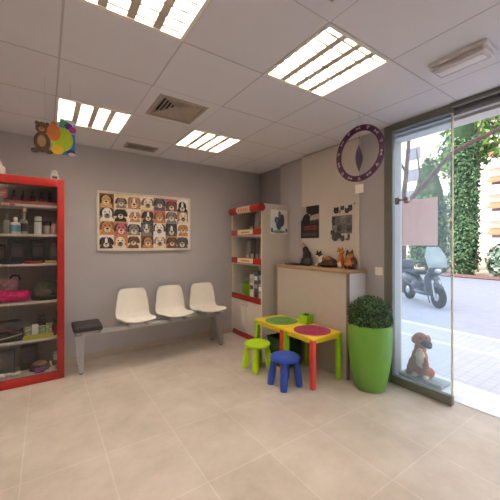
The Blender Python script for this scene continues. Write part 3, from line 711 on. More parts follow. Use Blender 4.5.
# posters on the panel
def flat(b, pts, x, m): b.poly([(x, p[0], p[1]) for p in pts], m)
t = thing('wall_poster', 'dark poster with black animal shape and red lettering rows', 'poster', (2.8715, 2.813, 1.69))
b = MB(); b.box(-.002, 0, -.163, .163, -.21, .21, M('poster_print_dark', (58, 52, 50), .6, var=.3, scale=12)); b.build('sheet', t)
lt = M('poster_light', (170, 160, 150), .6, var=.1); bk = M('poster_black', (22, 19, 19), .6); rdp = M('poster_red', (150, 52, 40), .6, var=.3, scale=40)
b = MB()
flat(b, [(.163, .21), (.06, .21), (.06, .13), (-.02, .09), (.163, .02)], -.0023, lt)        # pale sky at left
flat(b, [(-.163, .1), (-.06, .09), (.02, .06), (.03, .02), (-.163, .03)], -.0025, lt)
flat(b, [(.06, .21), (-.163, .21), (-.163, .12), (-.08, .1), (.0, .11), (.06, .15)], -.0027, bk)
flat(b, [(.10, .1), (.03, .12), (-.01, .06), (.0, -.02), (.16, -.02), (.14, .04)], -.0029, bk)
flat(b, [(.163, -.21), (-.163, -.21), (-.163, -.02), (.163, -.02)], -.0031, M('poster_deep', (40, 33, 33), .6, var=.3))
for i, z in enumerate((-.07, -.1)):
    for k in range(9):
        w_ = .018; y = .1-.026*k
        flat(b, [(y, z), (y-w_, z), (y-w_, z+.022), (y, z+.022)], -.0034, rdp)
for z in (-.15, -.165, -.18): flat(b, [(.13, z), (-.13, z), (-.13, z+.006), (.13, z+.006)], -.0034, M('poster_credit', (96, 88, 84), .6))
b.build('print', t)
t = thing('wall_poster', 'black and white poster of animal portraits beside the wall edge', 'poster', (2.8715, 2.297, 1.635))
b = MB(); b.box(-.002, 0, -.165, .165, -.205, .22, M('poster_paper_white', (206, 198, 188), .6, var=.03)); b.build('sheet', t)
g = [M('bw_%d' % k, c, .6, var=.35, scale=45) for k, c in enumerate([(40, 38, 38), (74, 72, 70), (110, 106, 102), (140, 136, 130)])]
b = MB()
flat(b, [(.145, .1), (-.145, .1), (-.145, -.11), (.145, -.11)], -.0023, g[2])
for (y, z, ry, rz, k) in [(.08, .165, .04, .036, 0), (-.01, .185, .028, .026, 1), (-.075, .15, .035, .03, 1), (-.12, .175, .03, .034, 0), (.03, .15, .02, .02, 3),
                          (.115, .04, .03, .05, 0), (.05, .04, .05, .045, 2), (-.03, .05, .045, .045, 3), (-.1, .04, .045, .05, 2), (.1, -.05, .04, .04, 3), (.03, -.05, .04, .035, 1), (-.04, -.045, .03, .035, 2), (-.11, -.06, .04, .035, 1), (.13, -.1, .03, .03, 0),
                          (.09, -.15, .055, .05, 1), (.03, -.14, .03, .03, 0), (-.02, -.17, .03, .035, 1), (-.105, -.155, .018, .04, 1), (-.09, -.18, .03, .012, 2)]:
    flat(b, ellp(y, z, ry, rz), -.0025-.0001*len(b.bm.faces), g[k])
    for s in (-1, 1): flat(b, ellp(y+s*ry*.6, z+rz*.8, ry*.3, rz*.45), -.0026-.0001*len(b.bm.faces), g[k])
    for s in (-1, 1): flat(b, ellp(y+s*ry*.35, z+rz*.15, ry*.14, rz*.14, 8), -.0027-.0001*len(b.bm.faces), g[0] if k else g[3])
    flat(b, ellp(y, z-rz*.35, ry*.25, rz*.16, 8), -.0027-.0001*len(b.bm.faces), g[0] if k else g[3])
b.build('print', t)
tag(MB().box(2.868, 2.872, 2.105, 2.135, 1.845, 1.87, steel, .001).build('wall_clip'), 'tiny grey clip above corner of the black and white poster', 'clip')
# switch
t = thing('wall_switch', 'square white wall switch beside the glass door', 'switch', (2.9, 1.84, 1.115))
b = MB(); b.box(-.009, 0, -.042, .042, -.042, .042, whiteg, .003); b.build('plate', t)
b = MB(); b.box(-.014, -.008, -.025, .025, -.026, .026, whiteg, .002); b.build('rocker', t)

# ------------------------------------------------------------------ kids tables
def make_table(label, cx, cy, lx, ly, top_disc, legmats, h=.495):
    t = thing('kids_table', label, 'table', (cx, cy, 0), group='yellow kids tables')
    hx, hy = lx/2, ly/2
    b = MB(); b.box(-hx, hx, -hy, hy, h-.022, h, yellow, .008, 3); o = b.build('tabletop', t)
    b = MB(); b.lathe([(.192, h-.001), (.192, h+.003), (.187, h+.0045), (.177, h+.0035), (.173, h+.0045), (.004, h+.0045)], top_disc, seg=48); o2 = b.build('play_disc', t)
    dd = M(top_disc.name+'_pattern', tuple(int(x*.82) for x in ((100, 152, 70) if top_disc is green else (160, 30, 88))), .55)
    b = MB()
    for rr in (.04, .08, .12):
        b.lathe([(rr, h+.0046), (rr, h+.0054), (rr+.012, h+.0054), (rr+.012, h+.0046)], dd, seg=40, cap=False)
    for k in range(8):
        a = 2*pi*k/8; b.box(.1*cos(a)-.012, .1*cos(a)+.012, .1*sin(a)-.012, .1*sin(a)+.012, h+.0046, h+.0055, dd, rot=(0, 0, a))
    b.build('disc_relief', o2)
    b = MB()
    for s in (-1, 1):
        b.box(-hx+.045, hx-.045, min(s*(hy-.016), s*(hy-.03)), max(s*(hy-.016), s*(hy-.03)), h-.06, h-.02, yellow, .003)
        b.box(min(s*(hx-.016), s*(hx-.03)), max(s*(hx-.016), s*(hx-.03)), -hy+.045, hy-.045, h-.06, h-.02, yellow, .003)
    b.build('apron', t)
    for (sx, sy), m in legmats.items():
        b = MB(); x, y = sx*(hx-.028), sy*(hy-.028)
        b.box(x-.024, x+.024, y-.024, y+.024, 0, h-.021, m, .009, 3)
        o = b.build('leg', t); o['label'] = 'coral red leg' if m is coral else 'green leg'
    return t
make_table('low yellow kids table with magenta disc and coral front leg', 2.315, 2.235, .43, .44, magenta, {(-1, -1): coral, (1, -1): lime, (-1, 1): lime, (1, 1): coral})
make_table('low yellow kids table with green disc, beside the white cabinet', 2.312, 2.722, .43, .525, green, {(-1, -1): coral, (1, -1): lime, (-1, 1): lime, (1, 1): coral})
t = thing('storage_bin', 'dark green storage bin standing under the green disc table', 'bin', (2.33, 2.7, 0))
gd = M('bin_dark_green', (44, 78, 30), .6, var=.1)
b = MB(); b.box(-.13, .13, -.15, .15, 0, .008, gd)
for s in (-1, 1):
    b.box(-.13, .13, min(s*.15, s*.143), max(s*.15, s*.143), 0, .3, gd, .002); b.box(min(s*.13, s*.123), max(s*.13, s*.123), -.15, .15, 0, .3, gd, .002)
b.build('bin_body', t)
b = MB()
for s in (-1, 1): b.box(-.138, .138, min(s*.158, s*.143), max(s*.158, s*.143), .29, .31, gd, .003); b.box(min(s*.138, s*.123), max(s*.138, s*.123), -.158, .158, .29, .31, gd, .003)
b.build('rim', t)
t = thing('cube_planter', 'small green cube pot standing at back of the kids tables', 'pot', (2.465, 2.475, .495), rotz=radians(8))
b = MB(); q = .057
for s in (-1, 1):
    b.box(-q, q, min(s*q, s*(q-.006)), max(s*q, s*(q-.006)), 0, .1, lime, .002); b.box(min(s*q, s*(q-.006)), max(s*q, s*(q-.006)), -q, q, 0, .1, lime, .002)
b.box(-q, q, -q, q, 0, .006, lime); b.build('pot', t)
b = MB(); b.box(-q+.006, q-.006, -q+.006, q-.006, .07, .085, soil); b.build('soil', t)
b = MB(); rr = random.Random(5)
for k in range(40):
    a = rr.uniform(0, 6.28); r0 = rr.uniform(0, .03); p = Vector((r0*cos(a), r0*sin(a), .085)); e = p+Vector((rr.uniform(-.02, .02), rr.uniform(-.02, .02), rr.uniform(.01, .035)))
    b.tube([p, (p+e)/2, e], [.003, .004, .001], leafd, 5)
b.build('sprouts', t)
# stools
def make_stool(label, m, loc):
    t = thing('kids_stool', label, 'stool', (*loc, 0), group='round plastic kids stools')
    b = MB(); b.lathe([(.02, .255), (.125, .255), (.142, .262), (.147, .275), (.144, .29), (.13, .298), (.06, .296), (.003, .295)], m, seg=40); b.build('seat', t)
    for sx in (-1, 1):
        for sy in (-1, 1):
            b = MB(); a = Vector((sx*.075, sy*.075, .258)); e = Vector((sx*.102, sy*.102, .0))
            pts = [a.lerp(e, k/6) for k in range(7)]; rs = [.026, .03, .034, .037, .038, .036, .031]
            pts[-1].z = .001
            b.tube(pts, rs, m, 16); b.build('leg', t)
    return t
make_stool('lime green round kids stool', limes, (1.975, 2.745))
make_stool('blue round kids stool', blue, (1.965, 2.265))

# ------------------------------------------------------------------ planter with boxwood ball
t = thing('boxwood_planter', 'tall glossy green planter with a clipped boxwood ball', 'planter', (2.625, 1.765, 0))
b = MB(); b.lathe([(0.0485, 0), (0.1339, 0), (0.1436, .012), (0.1668, .12), (0.1892, .26), (0.2008, .4), (0.2047, .5), (0.2027, .58), (0.1988, .622), (0.1921, .626), (0.1843, .62), (0.1824, .54), (0.0039, .535)], potg, seg=64); b.build('planter_pot', t)
b = MB(); b.lathe([(.187, .541), (.004, .56)], soil, seg=32, cap=False); b.build('soil', t)
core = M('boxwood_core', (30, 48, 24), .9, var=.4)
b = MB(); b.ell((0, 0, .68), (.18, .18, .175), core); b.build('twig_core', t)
def leaves(name, parent, centers, n, size, mats, seed, loc=(0, 0, 0), shell_=(.85, 1.05), aspect=.55):
    rr = random.Random(seed); vs = []; fs = []; mi = []
    tot = sum(max(r)**2 for _, r in centers)
    for c, r in centers:
        for _ in range(max(4, int(n*max(r)**2/tot))):
            v = Vector((rr.gauss(0, 1), rr.gauss(0, 1), rr.gauss(0, 1))).normalized(); k = rr.uniform(*shell_)
            p = Vector(c)+Vector((v.x*r[0], v.y*r[1], v.z*r[2]))*k
            nrm = (v+Vector((rr.gauss(0, .5), rr.gauss(0, .5), rr.gauss(0, .5)))).normalized()
            a = nrm.orthogonal().normalized(); a.rotate(Matrix.Rotation(rr.uniform(0, 6.28), 3, nrm)); q = nrm.cross(a)
            s = size*rr.uniform(.7, 1.3); i = len(vs)
            vs += [p-a*s, p+q*s*aspect+nrm*s*.15, p+a*s, p-q*s*aspect+nrm*s*.15]; fs.append((i, i+1, i+2, i+3)); mi.append(rr.randrange(len(mats)))
    me = bpy.data.meshes.new(name); me.from_pydata(vs, [], fs); me.update()
    for m in mats: me.materials.append(m)
    me.polygons.foreach_set('material_index', mi)
    o = bpy.data.objects.new(name, me); C.objects.link(o); o.location = loc
    if parent: o.parent = parent
    return o
bxm = [leafd, M('boxwood_leaf_light', (84, 118, 58), .5, var=.2), M('boxwood_leaf_dark', (34, 58, 30), .6, var=.2)]
leaves('foliage', t, [((0, 0, .69), (.203, .203, .195))], 2600, .014, bxm, 11, shell_=(.88, 1.06))

# ------------------------------------------------------------------ hanging ring ornament
pur = M('ring_plum', (62, 16, 58), .45, var=.2); pal_ = M('ring_motif', (196, 168, 186), .5); rgx, rgy, rgz = 2.4, 1.725, 2.236
t = thing('hanging_ring', 'plum ring mobile with pale motifs hanging from the ceiling', 'mobile', (rgx, rgy, rgz))
b = MB(); N = 64
prof_ = [(.205, -.006), (.258, -.006), (.258, .006), (.205, .006)]
b.lathe(prof_+[prof_[0]], pur, seg=N, cap=False, axis='X'); b.build('ring', t)
for k in range(14):
    b = MB(); a = 2*pi*k/14+.2; c = Vector((0, .232*cos(a), .232*sin(a))); tv = Vector((0, -sin(a), cos(a))); rv = Vector((0, cos(a), sin(a)))
    for sd in (-1, 1):
        x = sd*.0068
        if k % 2:      # bone
            for q in (-1, 1):
                for p in (-1, 1): b.ell(c+tv*q*.018+rv*p*.005+Vector((x, 0, 0)), (.001, .007, .007), pal_, sub=1)
            b.poly([c+tv*.018+rv*.004+Vector((x, 0, 0)), c-tv*.018+rv*.004+Vector((x, 0, 0)), c-tv*.018-rv*.004+Vector((x, 0, 0)), c+tv*.018-rv*.004+Vector((x, 0, 0))], pal_)
        else:          # paw
            b.ell(c-rv*.004+Vector((x, 0, 0)), (.001, .009, .009), pal_, sub=1)
            for q in (-1, 0, 1): b.ell(c+rv*(.012-abs(q)*.003)+tv*q*.012+Vector((x, 0, 0)), (.001, .006, .006), pal_, sub=1)
    b.build('motif', t)
b = MB(); sp = M('spinner_silver', (88, 78, 92), .3, metal=.4, var=.3, scale=30)
tb_ = bmesh.new(); rows = []
for k in range(41):
    u = k/40; z = .17-.34*u; wd = .034*math.sin(pi*u)**.8+.001; a = radians(20)+u*3.0
    rows.append([tb_.verts.new((wd*sin(a)*s, wd*cos(a)*s, z)) for s in (-1, 0, 1)])
for p, q in zip(rows, rows[1:]):
    for j in range(2): tb_.faces.new((p[j], p[j+1], q[j+1], q[j]))
bmesh.ops.solidify(tb_, geom=tb_.faces[:]+tb_.edges[:]+tb_.verts[:], thickness=.003)
b._add(tb_, sp); b.build('spinner', t)
line = M('nylon_line', (170, 164, 166), .4)
b = MB(); b.tube([(0, 0, .215), (0, 0, .168)], .0012, line, 6); b.tube([(0, 0, -.168), (0, 0, -.215)], .0012, line, 6); b.tube([(0, 0, -.255), (0, 0, -.285)], .0012, line, 6)
b.tube([(0, -.03, .252), (0, 0, CZ-rgz-.002)], .0012, line, 6); b.tube([(0, .03, .252), (0, 0, CZ-rgz-.002)], .0012, line, 6); b.build('string', t)
b = MB(); b.box(-.003, .003, -.045, .04, -.365, -.285, whiteg, .002); b.build('tag', t)
# ------------------------------------------------------------------ hanging toy sign above red cabinet
HY = 2.6
t = thing('hanging_sign', 'colourful cut-out sign with brown bear hanging from the ceiling', 'sign', (.057, HY, 2.185))
hb = M('sign_brown', (92, 66, 44), .5, var=.4, scale=30); ho = M('sign_orange', (206, 112, 44), .5, var=.15); hy_ = M('sign_yellow', (226, 190, 34), .5, var=.08); hl = M('sign_lime', (172, 202, 26), .5, var=.12, scale=10)
hp = M('sign_purple', (70, 40, 122), .5); hm_ = M('sign_magenta', (180, 50, 150), .5); hbl = M('sign_blue', (44, 132, 204), .5, var=.1); hg = M('sign_green', (70, 160, 60), .5)
b = MB()
b.prism(ellp(-.075, -.06, .05, .075, 20), -.002, .002, hb, 'Y'); b.prism(ellp(-.075, .04, .04, .042, 20), -.0022, .0022, hb, 'Y')
for s in (-1, 1): b.prism(ellp(-.075+s*.03, .07, .014, .014), -.0018, .0018, hb, 'Y'); b.prism(ellp(-.075+s*.04, -.125, .026, .016), -.0024, .0024, hb, 'Y')
b.prism(ellp(-.078, -.055, .026, .042), -.0032, .0032, M('sign_tan', (168, 132, 90), .5), 'Y'); b.prism(ellp(-.078, .03, .018, .016), -.0034, .0034, M('sign_tan', (168, 132, 90), .5), 'Y'); b.prism(ellp(-.078, .036, .007, .005), -.004, .004, black, 'Y')
for s in (-1, 1): b.prism(ellp(-.078+s*.014, .052, .005, .005, 10), -.004, .004, black, 'Y')
b.build('bear_cutout', t)
b = MB(); b.prism([(.03, -.13), (.128, -.13), (.128, .135), (.03, .135)], .0045, .0065, hbl, 'Y'); b.prism([(.06, .03), (.124, .03), (.124, .13), (.06, .13)], .0035, .0044, M('sign_sky', (196, 208, 214), .5), 'Y')
b.prism(ellp(.062, .1, .03, .022), .002, .0034, hg, 'Y'); b.prism(ellp(.085, .085, .026, .024), .0015, .0033, hp, 'Y'); b.prism(ellp(.112, .062, .024, .026), .001, .0032, hm_, 'Y')
b.prism(ellp(.1, -.105, .03, .02), .001, .0032, hp, 'Y'); b.prism(ellp(.108, -.12, .025, .012), .0005, .003, paper, 'Y'); b.build('panel', t)
b = MB(); b.prism(ellp(.045, -.02, .07, .088, 32), -.002, .002, hl, 'Y'); b.prism(ellp(-.006, .02, .042, .06, 20), -.003, .0018, ho, 'Y'); b.prism(ellp(-.005, .08, .02, .02, 16), -.0028, .0018, ho, 'Y'); b.prism(ellp(.018, -.1, .04, .035, 20), -.0034, .0018, hy_, 'Y')
b.build('ball_cutout', t)
b = MB(); b.tube([(-.06, 0, .075), (-.06, 0, CZ-2.185-.001)], .0009, line, 6); b.tube([(.1, .005, .13), (.1, .005, CZ-2.185-.001)], .0009, line, 6); b.build('string', t)

# ------------------------------------------------------------------ paper sheet on the door glass
pin = bpy.data.materials.new('sheet_backlit'); pin.use_nodes = True; nt = pin.node_tree; nt.nodes.clear()
out = nt.nodes.new('ShaderNodeOutputMaterial'); df = nt.nodes.new('ShaderNodeBsdfDiffuse'); tl = nt.nodes.new('ShaderNodeBsdfTranslucent'); mx = nt.nodes.new('ShaderNodeMixShader')
nzz = nt.nodes.new('ShaderNodeTexNoise'); nzz.inputs['Scale'].default_value = 5; rpz = nt.nodes.new('ShaderNodeValToRGB')
rpz.color_ramp.elements[0].color = (*lin((236, 216, 214)), 1); rpz.color_ramp.elements[1].color = (*lin((246, 232, 230)), 1)
nt.links.new(nzz.outputs['Fac'], rpz.inputs['Fac']); nt.links.new(rpz.outputs['Color'], df.inputs[0]); nt.links.new(rpz.outputs['Color'], tl.inputs[0])
mx.inputs[0].default_value = .7; nt.links.new(df.outputs[0], mx.inputs[1]); nt.links.new(tl.outputs[0], mx.inputs[2]); nt.links.new(mx.outputs[0], out.inputs[0])
b = MB(); b.box(2.9105, 2.912, 1.275, 1.6, 1.385, 1.825, pin); tag(b.build('paper_poster'), 'pale pinkish paper poster stuck on the glass door', 'poster')

# ------------------------------------------------------------------ puppy figure behind the glass
pb = M('fur_fawn', (166, 92, 58), .85, var=.2, scale=40, bump=.2); pwh = M('fur_chest_white', (214, 190, 166), .85, var=.1); pdk = M('fur_muzzle_black', (58, 42, 44), .7, var=.2)
t = thing('puppy_figure', 'fawn puppy figure with white chest sitting outside the glass door', 'dog figure', (3.2, 1.535, 0))
t.scale = (1.12, 1.12, 1.12)
b = MB(); b.box(-.09, .09, -.19, .19, .007, .04, M('slab_grey', (146, 150, 152), .8, var=.1), .015, 3); b.build('base', t)
zz = .04
organic('body', [((.0, .05, zz+.09), (.075, .085, .09), (0, 0, 0), pb), ((-.01, .03, zz+.17), (.062, .07, .09), (0, 0, 0), pb), ((-.02, .02, zz+.25), (.05, .055, .06), (0, 0, 0), pb),
                 ((-.052, .005, zz+.18), (.03, .04, .085), (0, 0, 0), pwh), ((-.03, .012, zz+.345), (.058, .066, .062), (0, 0, 0), pb),
                 ((-.055, -.05, zz+.32), (.036, .05, .034), (0, 0, .35), pdk), ((-.065, -.075, zz+.305), (.026, .03, .024), (0, 0, .35), pdk),
                 ((-.05, .045, zz+.1), (.026, .026, .1), (0, 0, 0), pb), ((-.05, -.045, zz+.1), (.026, .026, .1), (0, 0, 0), pb),
                 ((-.066, .045, zz+.018), (.036, .026, .02), (0, 0, 0), pwh), ((-.066, -.05, zz+.018), (.036, .026, .02), (0, 0, 0), pwh),
                 ((.0, .1, zz+.05), (.06, .05, .055), (0, 0, 0), pb), ((-.03, .125, zz+.016), (.045, .022, .018), (0, 0, .3), pb), ((.0, -.05, zz+.05), (.05, .045, .05), (0, 0, 0), pb),
                 ((-.02, .075, zz+.33), (.02, .026, .045), (.3, 0, 0), pb), ((.035, -.025, zz+.34), (.018, .025, .042), (-.2, 0, 0), pb), ((.06, .1, zz+.02), (.05, .018, .018), (0, 0, .6), pb)], .0095, t)
b = MB(); b.ell((-.083, -.098, zz+.318), (.012, .012, .01), black, sub=2); b.build('nose', t)
b = MB(); b.ell((-.082, -.015, zz+.362), (.009, .009, .009), eyem, sub=2); b.ell((-.05, -.05, zz+.372), (.009, .009, .009), eyem, sub=2); b.build('eyes', t)

# ------------------------------------------------------------------ street outside
GZ = -.03
pave = tile_mat('pavement_pavers', (196, 194, 200), (191, 189, 196), (182, 180, 188), .1, .1, 0, 0, .008, .8, cloud=.08, bump=.2)
asph = M('road_asphalt', (168, 166, 178), .85, var=.06, scale=6, bump=.1)
kerbm = M('kerb_stone', (222, 220, 226), .8, var=.03)
b = MB(); b.box(3.2, 4.7, -14, 30, -.3, GZ, pave); b.box(4.8, 5.45, -14, 30, -.3, GZ, pave); struct(b.build('ground_pavement'), 'pale paved footpath outside the shop')
b = MB(); b.box(4.7, 4.8, -14, 30, -.3, GZ+.004, kerbm); b.box(5.45, 5.6, -14, 30, -.3, GZ+.006, kerbm); struct(b.build('trim_4'), 'pale kerb lines along the footpath')
b = MB(); b.box(5.6, 15, -14, 40, -.3, GZ-.01, asph); struct(b.build('ground_road'), 'grey asphalt road')
b = MB(); b.box(15, 60, -30, 60, -.3, GZ+.02, M('far_ground', (176, 150, 130), .9, var=.15, scale=1)); b.box(15, 15.25, -14, 40, -.3, GZ+.12, M('far_kerb', (132, 100, 92), .9, var=.15)); struct(b.build('ground_far'), 'reddish verge across the road')
# apartment building
bw = M('apartment_plaster', (236, 222, 216), .85, var=.03, scale=1.5); awn = M('awning_terracotta', (196, 124, 92), .8, var=.1); wnd = M('window_dark', (150, 130, 124), .3); pn = M('window_pane', (120, 120, 130), .15)
t = thing('apartment_building', 'pale pink apartment block with terracotta awnings across the street', 'building', (43, 10, GZ+.02))
b = MB(); b.box(0, 10, -20, 17, 0, 25, bw); b.build('wall', t)
b = MB(); b.box(-.5, 10.3, -20.5, 17.5, 25, 25.5, bw); b.build('roof', t)
for z in (2.4, 5.4, 8.4, 11.4, 14.4, 17.4, 20.4):
    b = MB(); b.box(-1.1, 0, -8, 3.4, z-1.25, z-1.05, bw); b.box(-1.1, -1.0, -8, 3.4, z-1.05, z-.2, bw); b.build('balcony', t)
    for y in (-6.5, -2.2, 2.0, 12):
        b = MB(); b.box(-.06, .05, y-1.0, y+1.0, z-1.0, z+.75, wnd); o = b.build('window', t)
        b = MB(); b.box(-.075, -.055, y-.9, y+.9, z-.9, z+.65, pn); b.build('pane', o)
        if y < 5:
            b = MB(); b.prism([(-1.0, z+.35), (-.06, z+.95), (-.06, z+.88), (-1.0, z+.15)], y-1.15, y+1.15, awn, 'Y'); b.build('awning', t)
# trees
lg = [M('leaf_mid', (96, 136, 62), .7, var=.25), M('leaf_light', (150, 178, 96), .7, var=.25), M('leaf_deep', (58, 92, 48), .7, var=.25)]
ld = [M('cypress_mid', (84, 112, 76), .8, var=.25), M('cypress_deep', (58, 84, 60), .8, var=.25), M('cypress_light', (108, 136, 92), .8, var=.25)]
lb = [M('bush_grey', (120, 142, 122), .8, var=.25), M('bush_deep', (70, 98, 76), .8, var=.25), M('bush_pale', (164, 178, 158), .8, var=.2)]
bark = M('bark', (112, 92, 82), .9, var=.25, scale=10, bump=.4)
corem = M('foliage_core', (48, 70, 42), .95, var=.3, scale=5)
def cypress(name, label, x, y, r, h, mats, seed, n=5000, cat='tree'):
    t = thing(name, label, cat, (x, y, GZ+.02), group='trees across the street')
    b = MB(); b.tube([(0, 0, 0), (0, 0, h*.3)], [.16, .12], bark, 10); b.build('trunk', t)
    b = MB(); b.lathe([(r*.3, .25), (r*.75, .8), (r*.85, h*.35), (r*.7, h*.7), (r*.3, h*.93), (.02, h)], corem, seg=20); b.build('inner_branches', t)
    k = 14
    leaves('foliage', t, [((0, 0, .5+(h-.7)*(i+.3)/k), (r*(.95 if i < k*.6 else 1.25-i/k), r*(.95 if i < k*.6 else 1.25-i/k), h/k*1.1)) for i in range(k)], n, .075, mats, seed, shell_=(.8, 1.12))
cypress('cypress_tree', 'tall dense green cypress seen through the open doorway', 15.9, 5.85, .6, 9.5, ld, 21, 15000)
cypress('cypress_tree', 'dark conifer seen through the glass door behind the scooter', 17.5, 8.15, 1.0, 6.2, ld, 22, 12000)
t = thing('leafy_tree', 'light green leafy tree rising behind the tall cypress', 'tree', (21, 7.2, GZ+.02), group='trees across the street')
b = MB(); b.tube([(0, 0, 0), (.05, .1, 3), (0, 0, 6)], [.2, .16, .1], bark, 10); b.build('trunk', t)
leaves('foliage', t, [((0, 0, 8), (2.0, 1.6, 2.2)), ((-.5, .9, 6.6), (1.4, 1.2, 1.2)), ((0, -.3, 10), (1.6, 1.3, 1.5))], 2600, .2, lg, 23, shell_=(.3, 1.05))
t = thing('leafy_tree', 'leafy tree crown at the far right top of the doorway', 'tree', (14.8, 3.1, GZ+.14), group='trees across the street')
b = MB(); b.tube([(0, 0, 0), (0, .05, 3), (.2, .3, 6)], [.16, .13, .07], bark, 10); b.build('trunk', t)
leaves('foliage', t, [((.2, .35, 7.2), (1.0, .8, .9)), ((0, -.4, 6.6), (1.0, .9, .9)), ((.3, .2, 8.3), (.9, .8, .8))], 1800, .15, lg, 24, shell_=(.3, 1.05))
for (x, y, r, h, s, lbl) in [(16.0, 4.35, .62, .8, 31, 'pale grey green shrub right of the cypress foot'), (17.6, 3.2, .9, 1.1, 32, 'dense grey green shrub at the right edge of the doorway'), (16.4, 7.15, .4, .5, 33, 'low shrub left of the cypress foot')]:
    t = thing('shrub', lbl, 'shrub', (x, y, GZ+.02), group='shrubs across the street')
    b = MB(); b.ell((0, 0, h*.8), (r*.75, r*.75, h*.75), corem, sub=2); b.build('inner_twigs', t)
    leaves('foliage', t, [((0, 0, h*.85), (r, r, h)), ((.2, .5*r, h*.6), (r*.6, r*.6, h*.6)), ((-.2, -.5*r, h*.7), (r*.6, r*.6, h*.65))], 1500, .12, lb, s, shell_=(.7, 1.08))
# bare street tree with the long branch
t = thing('bare_tree', 'bare forked street tree with one long branch across the doorway', 'tree', (9, 4.92, GZ-.01))
b = MB(); b.tube([(0, 0, 0), (0, .0, 1.2), (0, -.03, 2.3)], [.13, .1, .09], bark, 12)
b.tube([(0, -.03, 2.2), (0, -.02, 2.9), (0, -.1, 3.6), (0, -.2, 4.8), (0, -.1, 6.5)], [.085, .07, .06, .05, .03], bark, 10); b.build('trunk', t)
b = MB(); b.tube([(0, -.03, 2.25), (0, -.25, 2.8), (0, -.5, 3.05), (0, -1.04, 3.62), (0, -1.34, 3.9), (0, -1.85, 4.08), (0, -2.36, 4.22), (0, -3.4, 4.6)], [.08, .075, .07, .06, .06, .055, .05, .03], bark, 10)
b.tube([(0, -.1, 3.6), (0, .2, 4.2), (0, .4, 5.2)], [.04, .035, .02], bark, 8); b.tube([(0, -.5, 3.05), (.2, -.4, 3.6), (.2, -.3, 4.3)], [.035, .03, .015], bark, 8); b.tube([(0, -1.85, 4.08), (0, -2.0, 4.5), (.1, -2.1, 5.2)], [.03, .025, .012], bark, 8); b.build('branch', t)
# scooter
sb = M('scooter_body', (58, 64, 80), .3, var=.1, coat=.3); sd_ = M('scooter_dark', (38, 40, 48), .5); tyre = M('tyre', (30, 30, 34), .8); chrome = M('chrome', (200, 204, 210), .2, metal=.9)
t = thing('motor_scooter', 'dark grey motor scooter parked by the street behind the glass', 'scooter', (7.7, 3.72, GZ-.01), rotz=radians(236))
t.scale = (1.0, 1.12, 1.02)
for x in (-.6, .62):
    b = MB(); b.lathe([(.12, -.045), (.2, -.05), (.235, -.035), (.245, 0), (.235, .035), (.2, .05), (.12, .045)], tyre, (x, 0, .245), 28, axis='Y'); o = b.build('wheel', t)
    b = MB(); b.lathe([(.03, -.055), (.125, -.04), (.125, .04), (.03, .055)], chrome, (x, 0, .245), 20, axis='Y'); b.build('hub', o)
organic('bodywork', [((-.45, 0, .55), (.4, .16, .17), (0, .15, 0), sb), ((-.15, 0, .42), (.2, .15, .16), (0, 0, 0), sb), ((.1, 0, .28), (.4, .16, .07), (0, 0, 0), sb), ((.42, 0, .5), (.09, .19, .32), (0, -.3, 0), sb), ((.5, 0, .82), (.09, .15, .13), (0, -.3, 0), sb), ((.6, 0, .5), (.2, .08, .06), (0, .3, 0), sb), ((-.72, 0, .62), (.14, .1, .07), (0, 0, 0), sb)], .022, t)
b = MB(); b.box(-.72, -.02, -.14, .14, .69, .78, sd_, .04, 3); b.build('seat', t)
b = MB(); b.box(-.98, -.7, -.18, .18, .74, 1.02, sb, .06, 3); b.build('top_box', t)
b = MB(); b.tube([(.4, -.33, 1.0), (.46, -.15, .99), (.48, 0, .93), (.46, .15, .99), (.4, .33, 1.0)], .016, sd_, 8); b.build('handlebar', t)
for s in (-1, 1):
    b = MB(); b.tube([(.45, s*.22, 1.0), (.46, s*.28, 1.16)], .007, sd_, 6); b.ell((.45, s*.3, 1.2), (.02, .06, .045), sd_, sub=2); b.build('mirror', t)
ws = glass_mat('windscreen', (.85, .88, .9), .1, .35, (230, 236, 240))
b = MB(); b.prism([(-.2, .9), (.2, .9), (.22, 1.15), (.13, 1.36), (-.13, 1.36), (-.22, 1.15)], .0, .008, ws, 'X')
for v in b.bm.verts: v.co.x += .6-(v.co.z-.9)*.4
b.build('windscreen', t)
b = MB(); b.ell((.6, 0, .82), (.03, .07, .055), chrome, sub=2); b.build('headlight', t)
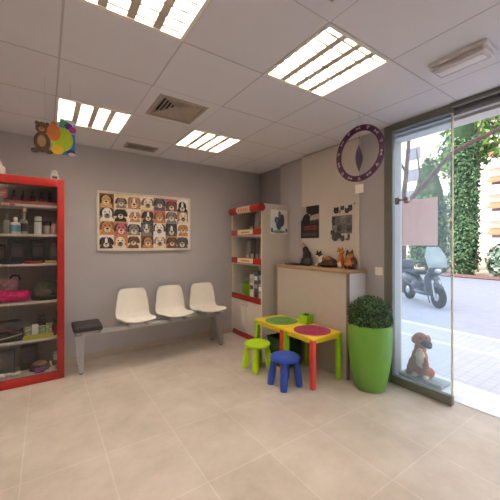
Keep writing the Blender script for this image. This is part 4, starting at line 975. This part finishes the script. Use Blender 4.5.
b = MB(); b.tube([(.62, .07, .245), (.52, .07, .6)], .022, chrome, 8); b.tube([(.62, -.07, .245), (.52, -.07, .6)], .022, chrome, 8); b.build('fork', t)
b = MB(); b.tube([(-.2, .16, .2), (-.75, .19, .3)], [.03, .05], sd_, 10); b.build('exhaust', t)
b = MB(); b.tube([(.0, .1, .25), (-.02, .17, .0)], .012, sd_, 8); b.build('kickstand', t)

bpy.data.objects.remove(d2)
# ------------------------------------------------------------------ light, world, camera
w_ = bpy.data.worlds.new('sky'); SC.world = w_; w_.use_nodes = True; nt = w_.node_tree
bg = nt.nodes['Background']; tc = nt.nodes.new('ShaderNodeTexCoord'); sx = nt.nodes.new('ShaderNodeSeparateXYZ'); rp = nt.nodes.new('ShaderNodeValToRGB')
rp.color_ramp.elements[0].color = (.95, .97, 1, 1); rp.color_ramp.elements[0].position = .0; rp.color_ramp.elements[1].color = (.78, .88, 1, 1); rp.color_ramp.elements[1].position = .8
nt.links.new(tc.outputs['Generated'], sx.inputs[0]); nt.links.new(sx.outputs['Z'], rp.inputs['Fac']); nt.links.new(rp.outputs['Color'], bg.inputs['Color'])
bg.inputs['Strength'].default_value = 2.4
sl = bpy.data.lights.new('sun', 'SUN'); sl.energy = 5; sl.angle = .02; sl.color = (1, .95, .88)
so = bpy.data.objects.new('sun', sl); C.objects.link(so); so.location = (-5, 5, 20)
so.rotation_euler = Vector((1, -.25, -.95)).to_track_quat('-Z', 'Y').to_euler()
cam = bpy.data.cameras.new('camera'); co = bpy.data.objects.new('camera', cam); C.objects.link(co)
co.location = (0, 0, 1.39); co.rotation_euler = (pi/2, 0, -.599)
cam.sensor_width = 36; cam.sensor_fit = 'HORIZONTAL'; cam.lens = 300/500*36; cam.shift_y = -.01; cam.clip_start = .02; cam.clip_end = 300
SC.camera = co
SC.cycles.diffuse_bounces = 8; SC.cycles.max_bounces = 14; SC.cycles.transparent_max_bounces = 16
SC.view_settings.view_transform = 'Standard'; SC.view_settings.look = 'None'; SC.view_settings.exposure = .26; SC.view_settings.gamma = 1
